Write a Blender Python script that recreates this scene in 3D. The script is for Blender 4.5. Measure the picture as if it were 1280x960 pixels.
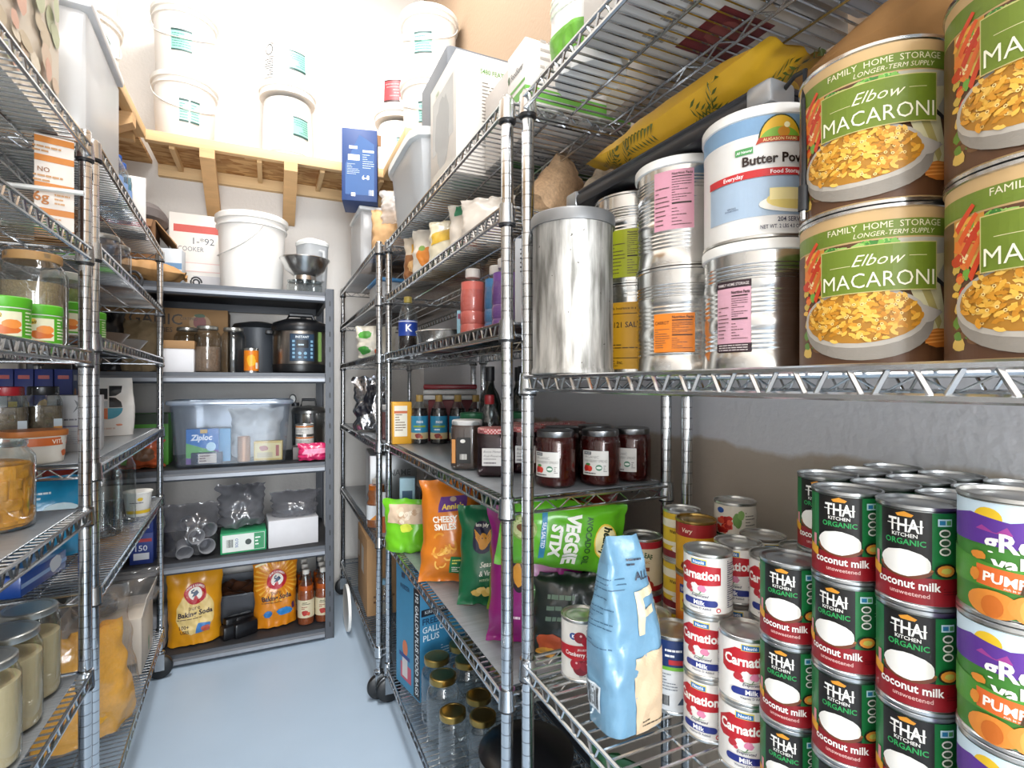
import bpy, bmesh, math, random
from mathutils import Vector, Matrix, noise
from mathutils.geometry import tessellate_polygon
PI = math.pi
SC = bpy.context.scene
for o in list(bpy.data.objects): bpy.data.objects.remove(o)
COL = SC.collection

# ---------------------------------------------------------------- camera
cd = bpy.data.cameras.new('camera'); cam = bpy.data.objects.new('camera', cd); COL.objects.link(cam)
cam.location = (0, 0, 1.30); cam.rotation_euler = (PI/2, 0, -math.radians(24.66))
cd.sensor_width = 36; cd.lens = 660/1280*36; cd.clip_start = .02
SC.camera = cam
# ---------------------------------------------------------------- world and lamps
W = bpy.data.worlds.new('world'); SC.world = W; W.use_nodes = True
W.node_tree.nodes['Background'].inputs[0].default_value = (.93, .96, 1, 1)
W.node_tree.nodes['Background'].inputs[1].default_value = .9
def area(name, loc, rot, sx, sy, power, col=(1, 1, 1)):
    l = bpy.data.lights.new(name, 'AREA'); l.shape = 'RECTANGLE'; l.size = sx; l.size_y = sy
    l.energy = power; l.color = col
    o = bpy.data.objects.new(name, l); COL.objects.link(o); o.location = loc; o.rotation_euler = rot
    return o
area('ceiling_lamp_light', (.12, 2.05, 3.92), (0, 0, 0), .5, 1.2, 54, (1, .995, .98))
area('ceiling_lamp_light', (0, -.2, 3.92), (0, 0, 0), .5, 1.2, 46, (1, .995, .98))
area('added_front_fill', (-.05, -3.6, 1.6), (PI/2, 0, 0), 1.7, 2.6, 190, (.91, .96, 1))  # added fill from behind the camera, brightens cans and aisle from the front
SC.view_settings.view_transform = 'Standard'
try: SC.view_settings.look = 'None'
except Exception: pass
SC.view_settings.exposure = .38; SC.view_settings.gamma = 1; SC.view_settings.use_curve_mapping = False

# ---------------------------------------------------------------- materials
def lin(c): return c/12.92 if c <= .04045 else ((c+.055)/1.055)**2.4
def hx(h):
    h = h.lstrip('#'); h = ''.join(q*2 for q in h) if len(h) == 3 else h; return tuple(lin(int(h[i:i+2], 16)/255) for i in (0, 2, 4))
_mc = {}
def newmat(key):
    m = bpy.data.materials.new(key); m.use_nodes = True
    return m, m.node_tree.nodes, m.node_tree.links, m.node_tree.nodes['Principled BSDF']
def P(col, rough=.5, metal=0, var=.05, scale=25, bump=0, coat=0, stretch=None, bscale=None, alpha=1):
    k = ('P', col, rough, metal, var, scale, bump, coat, stretch, bscale, alpha)
    if k in _mc: return _mc[k]
    m, N, L, b = newmat('paint_'+col.strip('#'))
    c = hx(col)
    b.inputs['Roughness'].default_value = rough; b.inputs['Metallic'].default_value = metal
    b.inputs['Coat Weight'].default_value = coat; b.inputs['Coat Roughness'].default_value = .08
    b.inputs['Alpha'].default_value = alpha
    tc = N.new('ShaderNodeTexCoord'); src = tc.outputs['Object']
    if stretch:
        mp = N.new('ShaderNodeMapping'); mp.inputs['Scale'].default_value = stretch; L.new(src, mp.inputs[0]); src = mp.outputs[0]
    n = N.new('ShaderNodeTexNoise'); n.inputs['Scale'].default_value = scale; n.inputs['Detail'].default_value = 4; L.new(src, n.inputs['Vector'])
    mx = N.new('ShaderNodeMix'); mx.data_type = 'RGBA'
    mx.inputs[6].default_value = tuple(max(0, x*(1-2*var)) for x in c)+(1,)
    mx.inputs[7].default_value = tuple(min(1, x*(1+2*var)) for x in c)+(1,)
    L.new(n.outputs[0], mx.inputs[0]); L.new(mx.outputs[2], b.inputs['Base Color'])
    if bump:
        n2 = N.new('ShaderNodeTexNoise'); n2.inputs['Scale'].default_value = bscale or scale*3; n2.inputs['Detail'].default_value = 5; L.new(src, n2.inputs['Vector'])
        bp = N.new('ShaderNodeBump'); bp.inputs['Strength'].default_value = bump; bp.inputs['Distance'].default_value = .005
        L.new(n2.outputs[0], bp.inputs['Height']); L.new(bp.outputs[0], b.inputs['Normal'])
    _mc[k] = m; return m
def ink(c): return P(c, .42, 0, .03, 40)
def gloss(c): return P(c, .28, 0, .05, 40, coat=.3)
def CLEAR(tint='#f4f7f8', base=.05, edge=.55, rough=.03, haze=0, hazecol='#ffffff'):
    k = ('C', tint, base, edge, rough, haze, hazecol)
    if k in _mc: return _mc[k]
    m, N, L, b = newmat('clear_'+tint.strip('#')); N.remove(b); out = N['Material Output']
    t = N.new('ShaderNodeBsdfTransparent'); t.inputs[0].default_value = hx(tint)+(1,)
    g = N.new('ShaderNodeBsdfGlossy'); g.inputs['Roughness'].default_value = rough
    lw = N.new('ShaderNodeLayerWeight'); lw.inputs[0].default_value = .35
    pw = N.new('ShaderNodeMath'); pw.operation = 'POWER'; pw.inputs[1].default_value = 2; L.new(lw.outputs['Facing'], pw.inputs[0])
    ma = N.new('ShaderNodeMath'); ma.operation = 'MULTIPLY_ADD'; ma.inputs[1].default_value = edge; ma.inputs[2].default_value = base; L.new(pw.outputs[0], ma.inputs[0])
    src = t.outputs[0]
    if haze:
        d = N.new('ShaderNodeBsdfDiffuse'); d.inputs[0].default_value = hx(hazecol)+(1,)
        tl = N.new('ShaderNodeBsdfTranslucent'); tl.inputs[0].default_value = hx(hazecol)+(1,)
        m1 = N.new('ShaderNodeMixShader'); m1.inputs[0].default_value = .5; L.new(d.outputs[0], m1.inputs[1]); L.new(tl.outputs[0], m1.inputs[2])
        m2 = N.new('ShaderNodeMixShader'); m2.inputs[0].default_value = haze; L.new(src, m2.inputs[1]); L.new(m1.outputs[0], m2.inputs[2]); src = m2.outputs[0]
    ms = N.new('ShaderNodeMixShader'); L.new(ma.outputs[0], ms.inputs[0]); L.new(src, ms.inputs[1]); L.new(g.outputs[0], ms.inputs[2])
    L.new(ms.outputs[0], out.inputs[0]); _mc[k] = m; return m
GLASS = CLEAR('#e6ebec', .08, .85, .03, .03); FILM = CLEAR('#f6f6f6', .07, .35, .1, .07); HAZY = CLEAR('#f4f6f8', .04, .2, .2, .7, '#f6f8fa')
CHROME = P('#c6c9cc', .2, 1, .04, 60)
STEEL = P('#c9c9c7', .24, 1, .05, 30, stretch=(1, 1, .1))
TIN = P('#d2d1cd', .3, 1, .05, 60)
DARK = P('#1d1e21', .5, 0, .1, 40)
CARD = P('#a9835a', .8, 0, .08, 12, .12, bscale=200)
CARDD = P('#7c5a3c', .85, 0, .08, 12)
WHITEP = P('#eceae6', .38, 0, .02, 15)
WHITEB = P('#e9e7e4', .6, 0, .03, 20)
def post_mat():
    m, N, L, b = newmat('chrome_post'); b.inputs['Metallic'].default_value = 1; b.inputs['Roughness'].default_value = .17
    tc = N.new('ShaderNodeTexCoord'); sp = N.new('ShaderNodeSeparateXYZ'); L.new(tc.outputs['Object'], sp.inputs[0])
    d = N.new('ShaderNodeMath'); d.operation = 'DIVIDE'; d.inputs[1].default_value = .0254; L.new(sp.outputs[2], d.inputs[0])
    f = N.new('ShaderNodeMath'); f.operation = 'FRACT'; L.new(d.outputs[0], f.inputs[0])
    l = N.new('ShaderNodeMath'); l.operation = 'LESS_THAN'; l.inputs[1].default_value = .09; L.new(f.outputs[0], l.inputs[0])
    mx = N.new('ShaderNodeMix'); mx.data_type = 'RGBA'; mx.inputs[6].default_value = (.6, .62, .64, 1); mx.inputs[7].default_value = (.32, .32, .33, 1)
    L.new(l.outputs[0], mx.inputs[0]); L.new(mx.outputs[2], b.inputs['Base Color'])
    bp = N.new('ShaderNodeBump'); bp.inputs['Distance'].default_value = .001; bp.invert = True; L.new(l.outputs[0], bp.inputs['Height']); L.new(bp.outputs[0], b.inputs['Normal'])
    return m
POST = post_mat()

# ---------------------------------------------------------------- mesh builder
class MB:
    def __init__(s): s.v = []; s.f = []; s.mi = []; s.mats = []; s.sm = []
    def slot(s, m):
        if m not in s.mats: s.mats.append(m)
        return s.mats.index(m)
    def add(s, vs, fs, m, smooth=False):
        o = len(s.v); s.v += [tuple(v) for v in vs]; k = s.slot(m)
        for f in fs: s.f.append(tuple(i+o for i in f)); s.mi.append(k); s.sm.append(smooth)
        return s
    def box(s, x0, x1, y0, y1, z0, z1, m, ch=0):
        if not ch:
            vs = [(x, y, z) for z in (z0, z1) for y in (y0, y1) for x in (x0, x1)]
            return s.add(vs, [(0, 2, 3, 1), (4, 5, 7, 6), (0, 1, 5, 4), (2, 6, 7, 3), (0, 4, 6, 2), (1, 3, 7, 5)], m)
        bm = bmesh.new(); bmesh.ops.create_cube(bm, size=1)
        for v in bm.verts: v.co = ((x0+x1)/2+v.co.x*(x1-x0), (y0+y1)/2+v.co.y*(y1-y0), (z0+z1)/2+v.co.z*(z1-z0))
        bmesh.ops.bevel(bm, geom=bm.edges[:], offset=ch, segments=2, affect='EDGES', profile=.5)
        return s.bm(bm, m, True)
    def bm(s, bm, m, smooth=False):
        bm.verts.ensure_lookup_table(); bm.verts.index_update()
        s.add([v.co for v in bm.verts], [[v.index for v in f.verts] for f in bm.faces], m, smooth); bm.free(); return s
    def lathe(s, prof, n, m, c=(0, 0, 0), smooth=True, sq=None, ax=None):
        vs = []; fs = []
        for r, z in prof:
            for i in range(n):
                a = 2*PI*i/n; cx, sy = math.cos(a), math.sin(a)
                if sq:
                    p = (abs(cx)**sq+abs(sy)**sq)**(-1/sq); cx *= p; sy *= p
                q = (r*cx, r*sy, z)
                if ax == 'x': q = (z, r*cx, r*sy)
                elif ax == 'y': q = (r*cx, z, r*sy)
                vs.append((c[0]+q[0], c[1]+q[1], c[2]+q[2]))
        k = len(prof)
        for j in range(k-1):
            for i in range(n):
                a, b = j*n+i, j*n+(i+1) % n; f = (a, b, b+n, a+n)
                fs.append(f if ax != 'y' else f[::-1])
        if prof[0][0] > 1e-6: fs.append(tuple(range(n))[::-1])
        if prof[-1][0] > 1e-6: fs.append(tuple(range((k-1)*n, k*n)))
        return s.add(vs, fs, m, smooth)
    def tube(s, pts, r, n, m, closed=False, caps=True, smooth=True):
        pts = [Vector(p) for p in pts]; vs = []; k = len(pts); fs = []
        rr = r if isinstance(r, (list, tuple)) else [r]*k
        for i, p in enumerate(pts):
            a = pts[(i-1) % k] if (closed or i) else p; b = pts[(i+1) % k] if (closed or i < k-1) else p
            t = (b-a).normalized(); up = Vector((0, 0, 1)) if abs(t.z) < .9 else Vector((1, 0, 0))
            x = t.cross(up).normalized(); y = x.cross(t)
            for j in range(n):
                q = 2*PI*j/n+PI/n; vs.append(p+(x*math.cos(q)+y*math.sin(q))*rr[i])
        for i in range(k if closed else k-1):
            for j in range(n):
                a = i*n+j; b = i*n+(j+1) % n; c = ((i+1) % k)*n
                fs.append((a, c+j, c+(j+1) % n, b))
        if caps and not closed: fs.append(tuple(range(n))); fs.append(tuple(range((k-1)*n, k*n))[::-1])
        return s.add(vs, fs, m, smooth)
    def grid(s, fn, nu, nv, m, smooth=True, flip=False):
        vs = [fn(i/nu, j/nv) for j in range(nv+1) for i in range(nu+1)]; fs = []
        for j in range(nv):
            for i in range(nu):
                a = j*(nu+1)+i; f = (a, a+1, a+nu+2, a+nu+1); fs.append(f[::-1] if flip else f)
        return s.add(vs, fs, m, smooth)
    def prism(s, poly, y0, y1, m, ax='y'):
        n = len(poly); g = {'y': lambda p, d: (p[0], d, p[1]), 'x': lambda p, d: (d, p[0], p[1]), 'z': lambda p, d: (p[0], p[1], d)}[ax]
        vs = [g(p, y0) for p in poly]+[g(p, y1) for p in poly]
        return s.add(vs, [tuple(range(n)), tuple(range(n, 2*n))[::-1]]+[(i, i+n, (i+1) % n+n, (i+1) % n) for i in range(n)], m)
    def mesh(s, name, ang=40):
        me = bpy.data.meshes.new(name); me.from_pydata(s.v, [], s.f)
        for m in s.mats: me.materials.append(m)
        me.polygons.foreach_set('material_index', s.mi); me.polygons.foreach_set('use_smooth', s.sm)
        me.update()
        if any(s.sm): me.set_sharp_from_angle(angle=math.radians(ang))
        return me

_tc = {}
def tmesh(t, bold, shear):
    k = (t, bold, shear)
    if k in _tc: return _tc[k]
    cu = bpy.data.curves.new('lettering', 'FONT'); cu.body = t; cu.resolution_u = 2; cu.offset = bold; cu.shear = shear
    ob = bpy.data.objects.new('lettering', cu); me = bpy.data.meshes.new_from_object(ob)
    vs = [(v.co.x, v.co.y) for v in me.vertices]; fs = [tuple(p.vertices) for p in me.polygons]
    bpy.data.objects.remove(ob); bpy.data.curves.remove(cu); bpy.data.meshes.remove(me)
    xs = [v[0] for v in vs] or [0, 1]; _tc[k] = (vs, fs, min(xs), max(xs)); return _tc[k]

class Print:
    """flat print (s to the right, t up) laid on a surface by a mapping function"""
    def __init__(s, fn, L=.01, step=.0003, start=.0006): s.fn = fn; s.L = L; s.step = step; s.o = start; s.mb = MB()
    def tris(s, tri, c):
        s.o += s.step; vs = []; fs = []; st = list(tri); L2 = s.L*s.L
        while st:
            a, b, d = st.pop()
            e = [(a[0]-b[0])**2+(a[1]-b[1])**2, (b[0]-d[0])**2+(b[1]-d[1])**2, (d[0]-a[0])**2+(d[1]-a[1])**2]
            i = max(range(3), key=lambda q: e[q])
            if e[i] > L2:
                p = (a, b, d); u, v, w = p[i], p[(i+1) % 3], p[(i+2) % 3]; mid = ((u[0]+v[0])/2, (u[1]+v[1])/2)
                st += [(u, mid, w), (mid, v, w)]
            else:
                k = len(vs); vs += [s.fn(q[0], q[1], s.o) for q in (a, b, d)]; fs.append((k, k+1, k+2))
        s.mb.add(vs, fs, c if not isinstance(c, str) else ink(c), False); return s
    def poly(s, pts, c):
        t = tessellate_polygon([[Vector((p[0], p[1], 0)) for p in pts]]); out = []
        for a, b, d in t:
            a, b, d = pts[a], pts[b], pts[d]
            if (b[0]-a[0])*(d[1]-a[1])-(b[1]-a[1])*(d[0]-a[0]) < 0: b, d = d, b
            out.append((a, b, d))
        return s.tris(out, c)
    def rect(s, s0, t0, s1, t1, c):
        return s.tris([((s0, t0), (s1, t0), (s1, t1)), ((s0, t0), (s1, t1), (s0, t1))], c)
    def ell(s, cs, ct, rs, rt, c, n=18, a0=0, a1=2*PI):
        p = [(cs+rs*math.cos(a0+(a1-a0)*i/n), ct+rt*math.sin(a0+(a1-a0)*i/n)) for i in range(n+1)]
        return s.tris([((cs, ct), p[i], p[i+1]) for i in range(n)], c)
    def blob(s, cs, ct, rs, rt, c, seed=0, n=18, k=.12):
        r = random.Random(seed); return s.poly([(cs+rs*(1+r.uniform(-k, k))*math.cos(2*PI*i/n), ct+rt*(1+r.uniform(-k, k))*math.sin(2*PI*i/n)) for i in range(n)], c)
    def text(s, t, cs, ct, cap, c, w=None, al='c', bold=.012, shear=0, rot=0, wave=None):
        vs, fs, x0, x1 = tmesh(t, bold, shear); k = cap/.7; kx = k
        if w and (x1-x0)*kx > w: kx = w/(x1-x0)
        sh = -(x0+x1)/2 if al == 'c' else (-x0 if al == 'l' else -x1); cr, sr = math.cos(rot), math.sin(rot)
        q = []
        for x, y in vs:
            x = (x+sh)*kx; y *= k
            if wave: y += wave(x)
            q.append((cs+x*cr-y*sr, ct+x*sr+y*cr))
        out = []
        for f in fs:
            for i in range(1, len(f)-1):
                a, b, d = q[f[0]], q[f[i]], q[f[i+1]]
                if (b[0]-a[0])*(d[1]-a[1])-(b[1]-a[1])*(d[0]-a[0]) < 0: b, d = d, b
                out.append((a, b, d))
        return s.tris(out, c)
    def fine(s, on=True):
        if on: s._st = s.step; s.step = 4e-6
        else: s.step = s._st
    def lines(s, s0, t0, s1, t1, n, c, k=.45, seed=1):
        r = random.Random(seed); h = (t1-t0)/n; out = []
        for i in range(n):
            y = t1-(i+1)*h+h*.3; x = s0
            while x < s1-1e-4:
                e = min(s1, x+r.uniform(.05, .2)*(s1-s0)); y1 = y+h*k
                out += [((x, y), (e, y), (e, y1)), ((x, y), (e, y1), (x, y1))]; x = e+.02*(s1-s0)
                if r.random() < .12: break
        return s.tris(out, c)
    def bars(s, s0, t0, s1, t1, c='#151515', n=16, seed=2):
        r = random.Random(seed); out = []; w = (s1-s0)/n
        for i in range(n):
            a = s0+i*w; b = a+w*r.choice((.3, .5, .75)); out += [((a, t0), (b, t0), (b, t1)), ((a, t0), (b, t1), (a, t1))]
        return s.tris(out, c)
    def mesh(s, name='label'): return s.mb.mesh(name)
def cylmap(r, z0=0):
    return lambda a, t, o: ((r+o)*math.sin(a/r), -(r+o)*math.cos(a/r), z0+t)
def frontmap(d, z0=0): return lambda a, t, o: (a, -d/2-o, z0+t)
def leftmap(w, z0=0): return lambda a, t, o: (-w/2-o, -a, z0+t)
def rightmap(w, z0=0): return lambda a, t, o: (w/2+o, a, z0+t)
def topmap(h): return lambda a, t, o: (a, t, h+o)
def cylprint(r, z0=0): return Print(cylmap(r, z0), .1*r, .0013*r+.00002, .0004)

# ---------------------------------------------------------------- scene objects
def tag(o, label=None, cat=None, group=None, kind=None):
    if label: o['label'] = label
    if cat: o['category'] = cat
    if group: o['group'] = group
    if kind: o['kind'] = kind
    return o
def ob(name, me, parent=None, loc=(0, 0, 0), rot=(0, 0, 0), kind=None):
    o = bpy.data.objects.new(name, me); COL.objects.link(o); o.location = loc; o.rotation_euler = rot
    if parent: o.parent = parent
    if kind: o['kind'] = kind
    return o
def spawn(name, label, cat, loc, parts, rz=0, group=None, rx=0, ry=0, sc=1):
    """parts: list of (part name, mesh[, kind[, sub-parts]]); one bare mesh makes a one-mesh thing"""
    rot = tuple(math.radians(a) for a in (rx, ry, rz))
    if rx or ry or 'bag' in name or 'sack' in name or 'pouch' in name:   # let soft and tilted things settle on what carries them
        R_ = Matrix.Rotation(rot[2], 3, 'Z') @ Matrix.Rotation(rot[1], 3, 'Y') @ Matrix.Rotation(rot[0], 3, 'X')
        row = R_[2]; lo = min(row.dot(v.co) for p in (parts if isinstance(parts, list) else [('', parts)]) if p[0] not in ('print', 'label') for v in p[1].vertices)
        loc = (loc[0], loc[1], loc[2]-lo+.0006)
    if not isinstance(parts, list):
        o = ob(name, parts, None, loc, rot)
    else:
        o = ob(name, None, None, loc, rot); o.empty_display_size = .05
        for p in parts:
            q = ob(p[0], p[1], o, kind=p[2] if len(p) > 2 else None)
            for g in (p[3] if len(p) > 3 else []): ob(g[0], g[1], q, kind=g[2] if len(g) > 2 else None)
    if sc != 1: o.scale = (sc, sc, sc) if not isinstance(sc, tuple) else sc
    return tag(o, label, cat, group)
def struct(name, me, loc=(0, 0, 0), rot=(0, 0, 0), parent=None): return ob(name, me, parent, loc, rot, 'structure' if not parent else None)
def face(x, y): return -math.degrees(math.atan2(x, y))

# ---------------------------------------------------------------- generic things
def can_body(r, h, mat=None, ribs=None, n=32, lid='ring'):
    m = MB(); mat = mat or TIN; b = min(.0022, r*.04)
    pr = [(r*.9, .0012), (r, 0), (r+b, .0008), (r+b, .004), (r, .0052)]
    if ribs:
        for a, e, k in ribs:
            for i in range(k):
                z = a+(e-a)*i/k; w = (e-a)/k; pr += [(r, z), (r-.0016, z+w*.3), (r-.0016, z+w*.6), (r, z+w*.9)]
    pr += [(r, h-.0052), (r+b, h-.004), (r+b, h-.0006), (r+b*.4, h), (r-.001, h-.0006), (r-.0016, h-.0045), (r*.86, h-.0045), (r*.83, h-.0034), (r*.78, h-.0042), (r*.55, h-.004), (r*.5, h-.0032), (0, h-.0034)]
    m.lathe(pr, n, mat); return m.mesh('body')
def wrap(p, r, h, c, lo=.006, hi=None):
    hi = h-.006 if hi is None else hi; n = 48
    p.mb.lathe([(r+.0005, lo), (r+.0005, hi)], n, ink(c)); p.mb.f = p.mb.f[:-2]; p.mb.mi = p.mb.mi[:-2]; p.mb.sm = p.mb.sm[:-2]
    p.o = max(p.o, .0006)
def can(r, h, draw, body=None, ribs=None, n=32):
    p = cylprint(r); draw(p, r, h)
    return [('body', can_body(r, h, body, ribs, n)), ('label', p.mesh())]
def jar_prof(r, h, nr, sh=.80, inset=0):
    r -= inset; nr -= inset; z0 = inset
    return [(r*.82, z0), (r*.95, z0+.004), (r, z0+.012), (r, h*sh*.93), (r*.985, h*sh), (r*.9, h*(sh+.05)), (nr*1.03, h*(sh+.10)), (nr, h*(sh+.12)), (nr, h)]
def jar(r, h, nr, glass=None, fill=None, filltop=.8, lid=None, lidh=.016, lidr=None, sh=.80, draw=None, sq=None, n=28, rim=True, lump=0):
    parts = []; g = MB(); g.lathe(jar_prof(r, h, nr, sh)[:-1]+[(nr, h-.002)], n, glass or GLASS, sq=sq); g.f.pop(); g.mi.pop(); g.sm.pop()
    if rim and not lid: g.lathe([(nr, h-.012), (nr+.003, h-.008), (nr+.003, h), (nr-.003, h), (nr-.004, h-.01)], n, glass or GLASS)
    parts.append(('glass', g.mesh('glass')))
    if fill:
        f = MB(); zt = h*filltop; pf = [(q, z) for q, z in jar_prof(r, h, nr, sh, .0022) if z < zt]
        if not pf: pf = [(r*.8, .003)]
        rt = pf[-1][0]; pf += [(rt, zt), (rt*.5, zt+lump), (0, zt+lump*1.2)]
        f.lathe(pf, n, fill, sq=sq); parts.append(('contents', f.mesh('contents')))
    if lid:
        l = MB(); lr = lidr or nr+.003
        l.lathe([(lr, h-lidh), (lr+.0012, h-lidh+.002), (lr+.0008, h-.001), (lr-.002, h+.001), (lr*.82, h+.001), (lr*.8, h+.0002), (0, h+.0004)], n, lid); parts.append(('lid', l.mesh('lid')))
    if draw:
        p = Print(frontmap(2*r), .01, .00012, .0008) if sq and sq > 3.5 else cylprint(r); draw(p, r, h); parts.append(('label', p.mesh()))
    return parts
def carton(w, d, h, c, draws=(), ch=.0015, mat=None):
    m = MB(); m.box(-w/2, w/2, -d/2, d/2, 0, h, mat or P(c, .5, 0, .03, 20), ch)
    parts = [('box', m.mesh('box'))]
    pm = None
    for side, fn in draws:
        mp = {'f': frontmap(d), 'l': leftmap(w), 'r': rightmap(w), 't': topmap(h)}[side]
        p = Print(mp, 1, .0002, .0002); fn(p, w if side in 'ft' else d, h if side != 't' else d)
        if pm is None: pm = p.mb
        else:
            o = len(pm.v); pm.v += p.mb.v
            for f, k, sm in zip(p.mb.f, p.mb.mi, p.mb.sm): pm.f.append(tuple(i+o for i in f)); pm.mi.append(pm.slot(p.mb.mats[k])); pm.sm.append(sm)
    if pm: parts.append(('print', pm.mesh('print')))
    return parts
def bagfn(w, h, d, kind='pillow', seed=0, amp=.004, lean=0, belly=.5, taper=0, curl=0):
    def T(v):
        if kind == 'pillow':
            e = .05; q = min(1, max(0, (v-e)/(1-2*e)))
            return max(.0015, d/2*(max(0, 1-abs(2*q-1)**2.6))**.62)
        if kind == 'stand': return max(.0015, d/2*(min(1, (v+.02)/.10)**.5*.25+.75)*(max(0, 1-(v/.93)**2.4))**.75)
        return max(.0015, d/2*(min(1, .72+.4*v/.3) if v < .3 else max(0, 1-((v-.3)/.66)**2))**.8)
    def f(a, v, side):
        t = T(v); fat = t/(d/2); aa = max(-1, min(1, a))
        W = w/2*(1-.11*fat)*(1-taper*v); x = W*aa
        y = side*t*(max(0, 1-abs(aa)**2.8))**.6
        z = h*v; s = seed*7.31
        nn = noise.noise(Vector((x*22+s, z*16, side*3+s)))+.5*noise.noise(Vector((x*55+s, z*38, side*5)))
        ed = (1-abs(2*v-1)**1.0); ends = max(0, 1-min(v, 1-v)/.22)
        y += side*amp*nn*(1-abs(aa)**6)+amp*.9*ends*math.sin(aa*9+s+3*noise.noise(Vector((aa*2+s, v*3, 1))))*(1-abs(aa)**8)
        z += amp*.8*noise.noise(Vector((aa*3+s, v*2, 9)))*ends
        x += amp*1.2*noise.noise(Vector((s, v*7, 2+aa)))
        y += lean*v*v+curl*max(0, v-.8)**2*25
        return Vector((x, y, z))
    return f
def bag(w, h, d, mat, kind='pillow', seed=0, amp=.004, draw=None, lean=0, nu=22, nv=34, taper=0, curl=0, back=None):
    f = bagfn(w, h, d, kind, seed, amp, lean, 0, taper, curl); m = MB()
    m.grid(lambda a, v: f(2*a-1, v, -1), nu, nv, mat); m.grid(lambda a, v: f(2*a-1, v, 1), nu, nv, back or mat, flip=True)
    zmin = min(v[2] for v in m.v)
    if kind != 'pillow':
        m.grid(lambda a, b: f(2*a-1, 0, -1)*(1-b)+f(2*a-1, 0, 1)*b, nu, 2, mat, flip=True)
    parts = [('pouch', m.mesh('pouch', 70))]
    if draw:
        def mp(s, t, o):
            a = s/(w/2); v = t/h; e = .01
            p = f(a, v, -1); n = (f(a+e, v, -1)-f(a-e, v, -1)).cross(f(a, min(1, v+e), -1)-f(a, max(0, v-e), -1))
            if n.length < 1e-12: n = Vector((0, -1, 0))
            n.normalize()
            return p+n*o
        p = Print(mp, .008, .00015, .0013); draw(p, w, h); parts.append(('print', p.mesh('print')))
    return parts
def block_bag(w, h, d, mat, seed=0, amp=.004, draw=None, drawl=None, top=.5):
    def D(v): return d*(max(0, 1-max(0, (v-.35)/.65)**1.7))**.8*.985+d*.015
    def Wd(v): return w*(1+.05*v)*(1-top*max(0, (v-.45)/.55)**1.4)
    def f(q, v):
        a = 2*PI*q; c, s_ = math.cos(a), math.sin(a); n = 2/4.5
        b = .96+.05*math.sin(PI*min(1, v*1.4))
        x = Wd(v)/2*b*math.copysign(abs(c)**n, c); y = D(v)/2*b*math.copysign(abs(s_)**n, s_)
        e = 1-min(1, v*8)*.0; k = seed*3.7
        nn = noise.noise(Vector((x*26+k, y*26, v*6+k)))+.6*noise.noise(Vector((x*60+k, y*60, v*13)))
        y += amp*nn*(.4+.9*v)*(1 if abs(s_) > .3 else .3); x += amp*nn*.6*abs(c)
        y += .006*math.sin(x*60+k)*max(0, v-.8)*5
        return Vector((x, y, h*v))
    m = MB(); m.grid(f, 48, 36, mat); m.grid(lambda a, b: Vector((f(0, 0).x*0, 0, 0))*(1-b)+f(a, 0)*b, 48, 1, mat, flip=True)
    parts = [('pouch', m.mesh('pouch', 70))]
    def near(x, v, ang0, ax):
        lo, hi = ang0
        for _ in range(22):
            mid = (lo+hi)/2; p = f(mid, v)
            if (p.x if ax == 'x' else -p.y) < x: lo = mid
            else: hi = mid
        return f((lo+hi)/2, v)
    mb = None
    for dr, rng, ax, off in ((draw, (.505, .995), 'x', (0, -1)), (drawl, (.255, .745), 'y', (-1, 0))):
        if not dr: continue
        P_ = Print(lambda s_, t, o, rng=rng, ax=ax, off=off: near(s_, min(1, t/h), rng, ax)+Vector((off[0]*o, off[1]*o, 0)), .008, .00012, .0016)
        dr(P_, w if ax == 'x' else d, h); parts.append(('print', P_.mesh('print')))
    return parts
def bottle(r, prof, liquid, fillz, glass=None, capc='#222222', capr=.015, caph=.02, draw=None, n=24):
    """prof: (radius, height) outline; the last point is the mouth"""
    g = MB(); g.lathe(prof, n, glass or GLASS); parts = [('bottle', g.mesh('bottle'))]
    if liquid:
        l = MB(); q = [(max(.001, a-.0018), max(.002, z)) for a, z in prof if z < fillz]; q += [(q[-1][0], fillz), (0, fillz)]
        l.lathe(q, n, liquid); parts.append(('liquid', l.mesh('liquid')))
    H = prof[-1][1]; c = MB(); c.lathe([(capr, H-caph), (capr+.001, H-caph+.002), (capr+.0005, H+.001), (capr-.002, H+.003), (0, H+.003)], 20, P(capc, .4)); parts.append(('cap', c.mesh('cap')))
    if draw:
        p = cylprint(r); draw(p, r, H); parts.append(('label', p.mesh()))
    return parts
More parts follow.
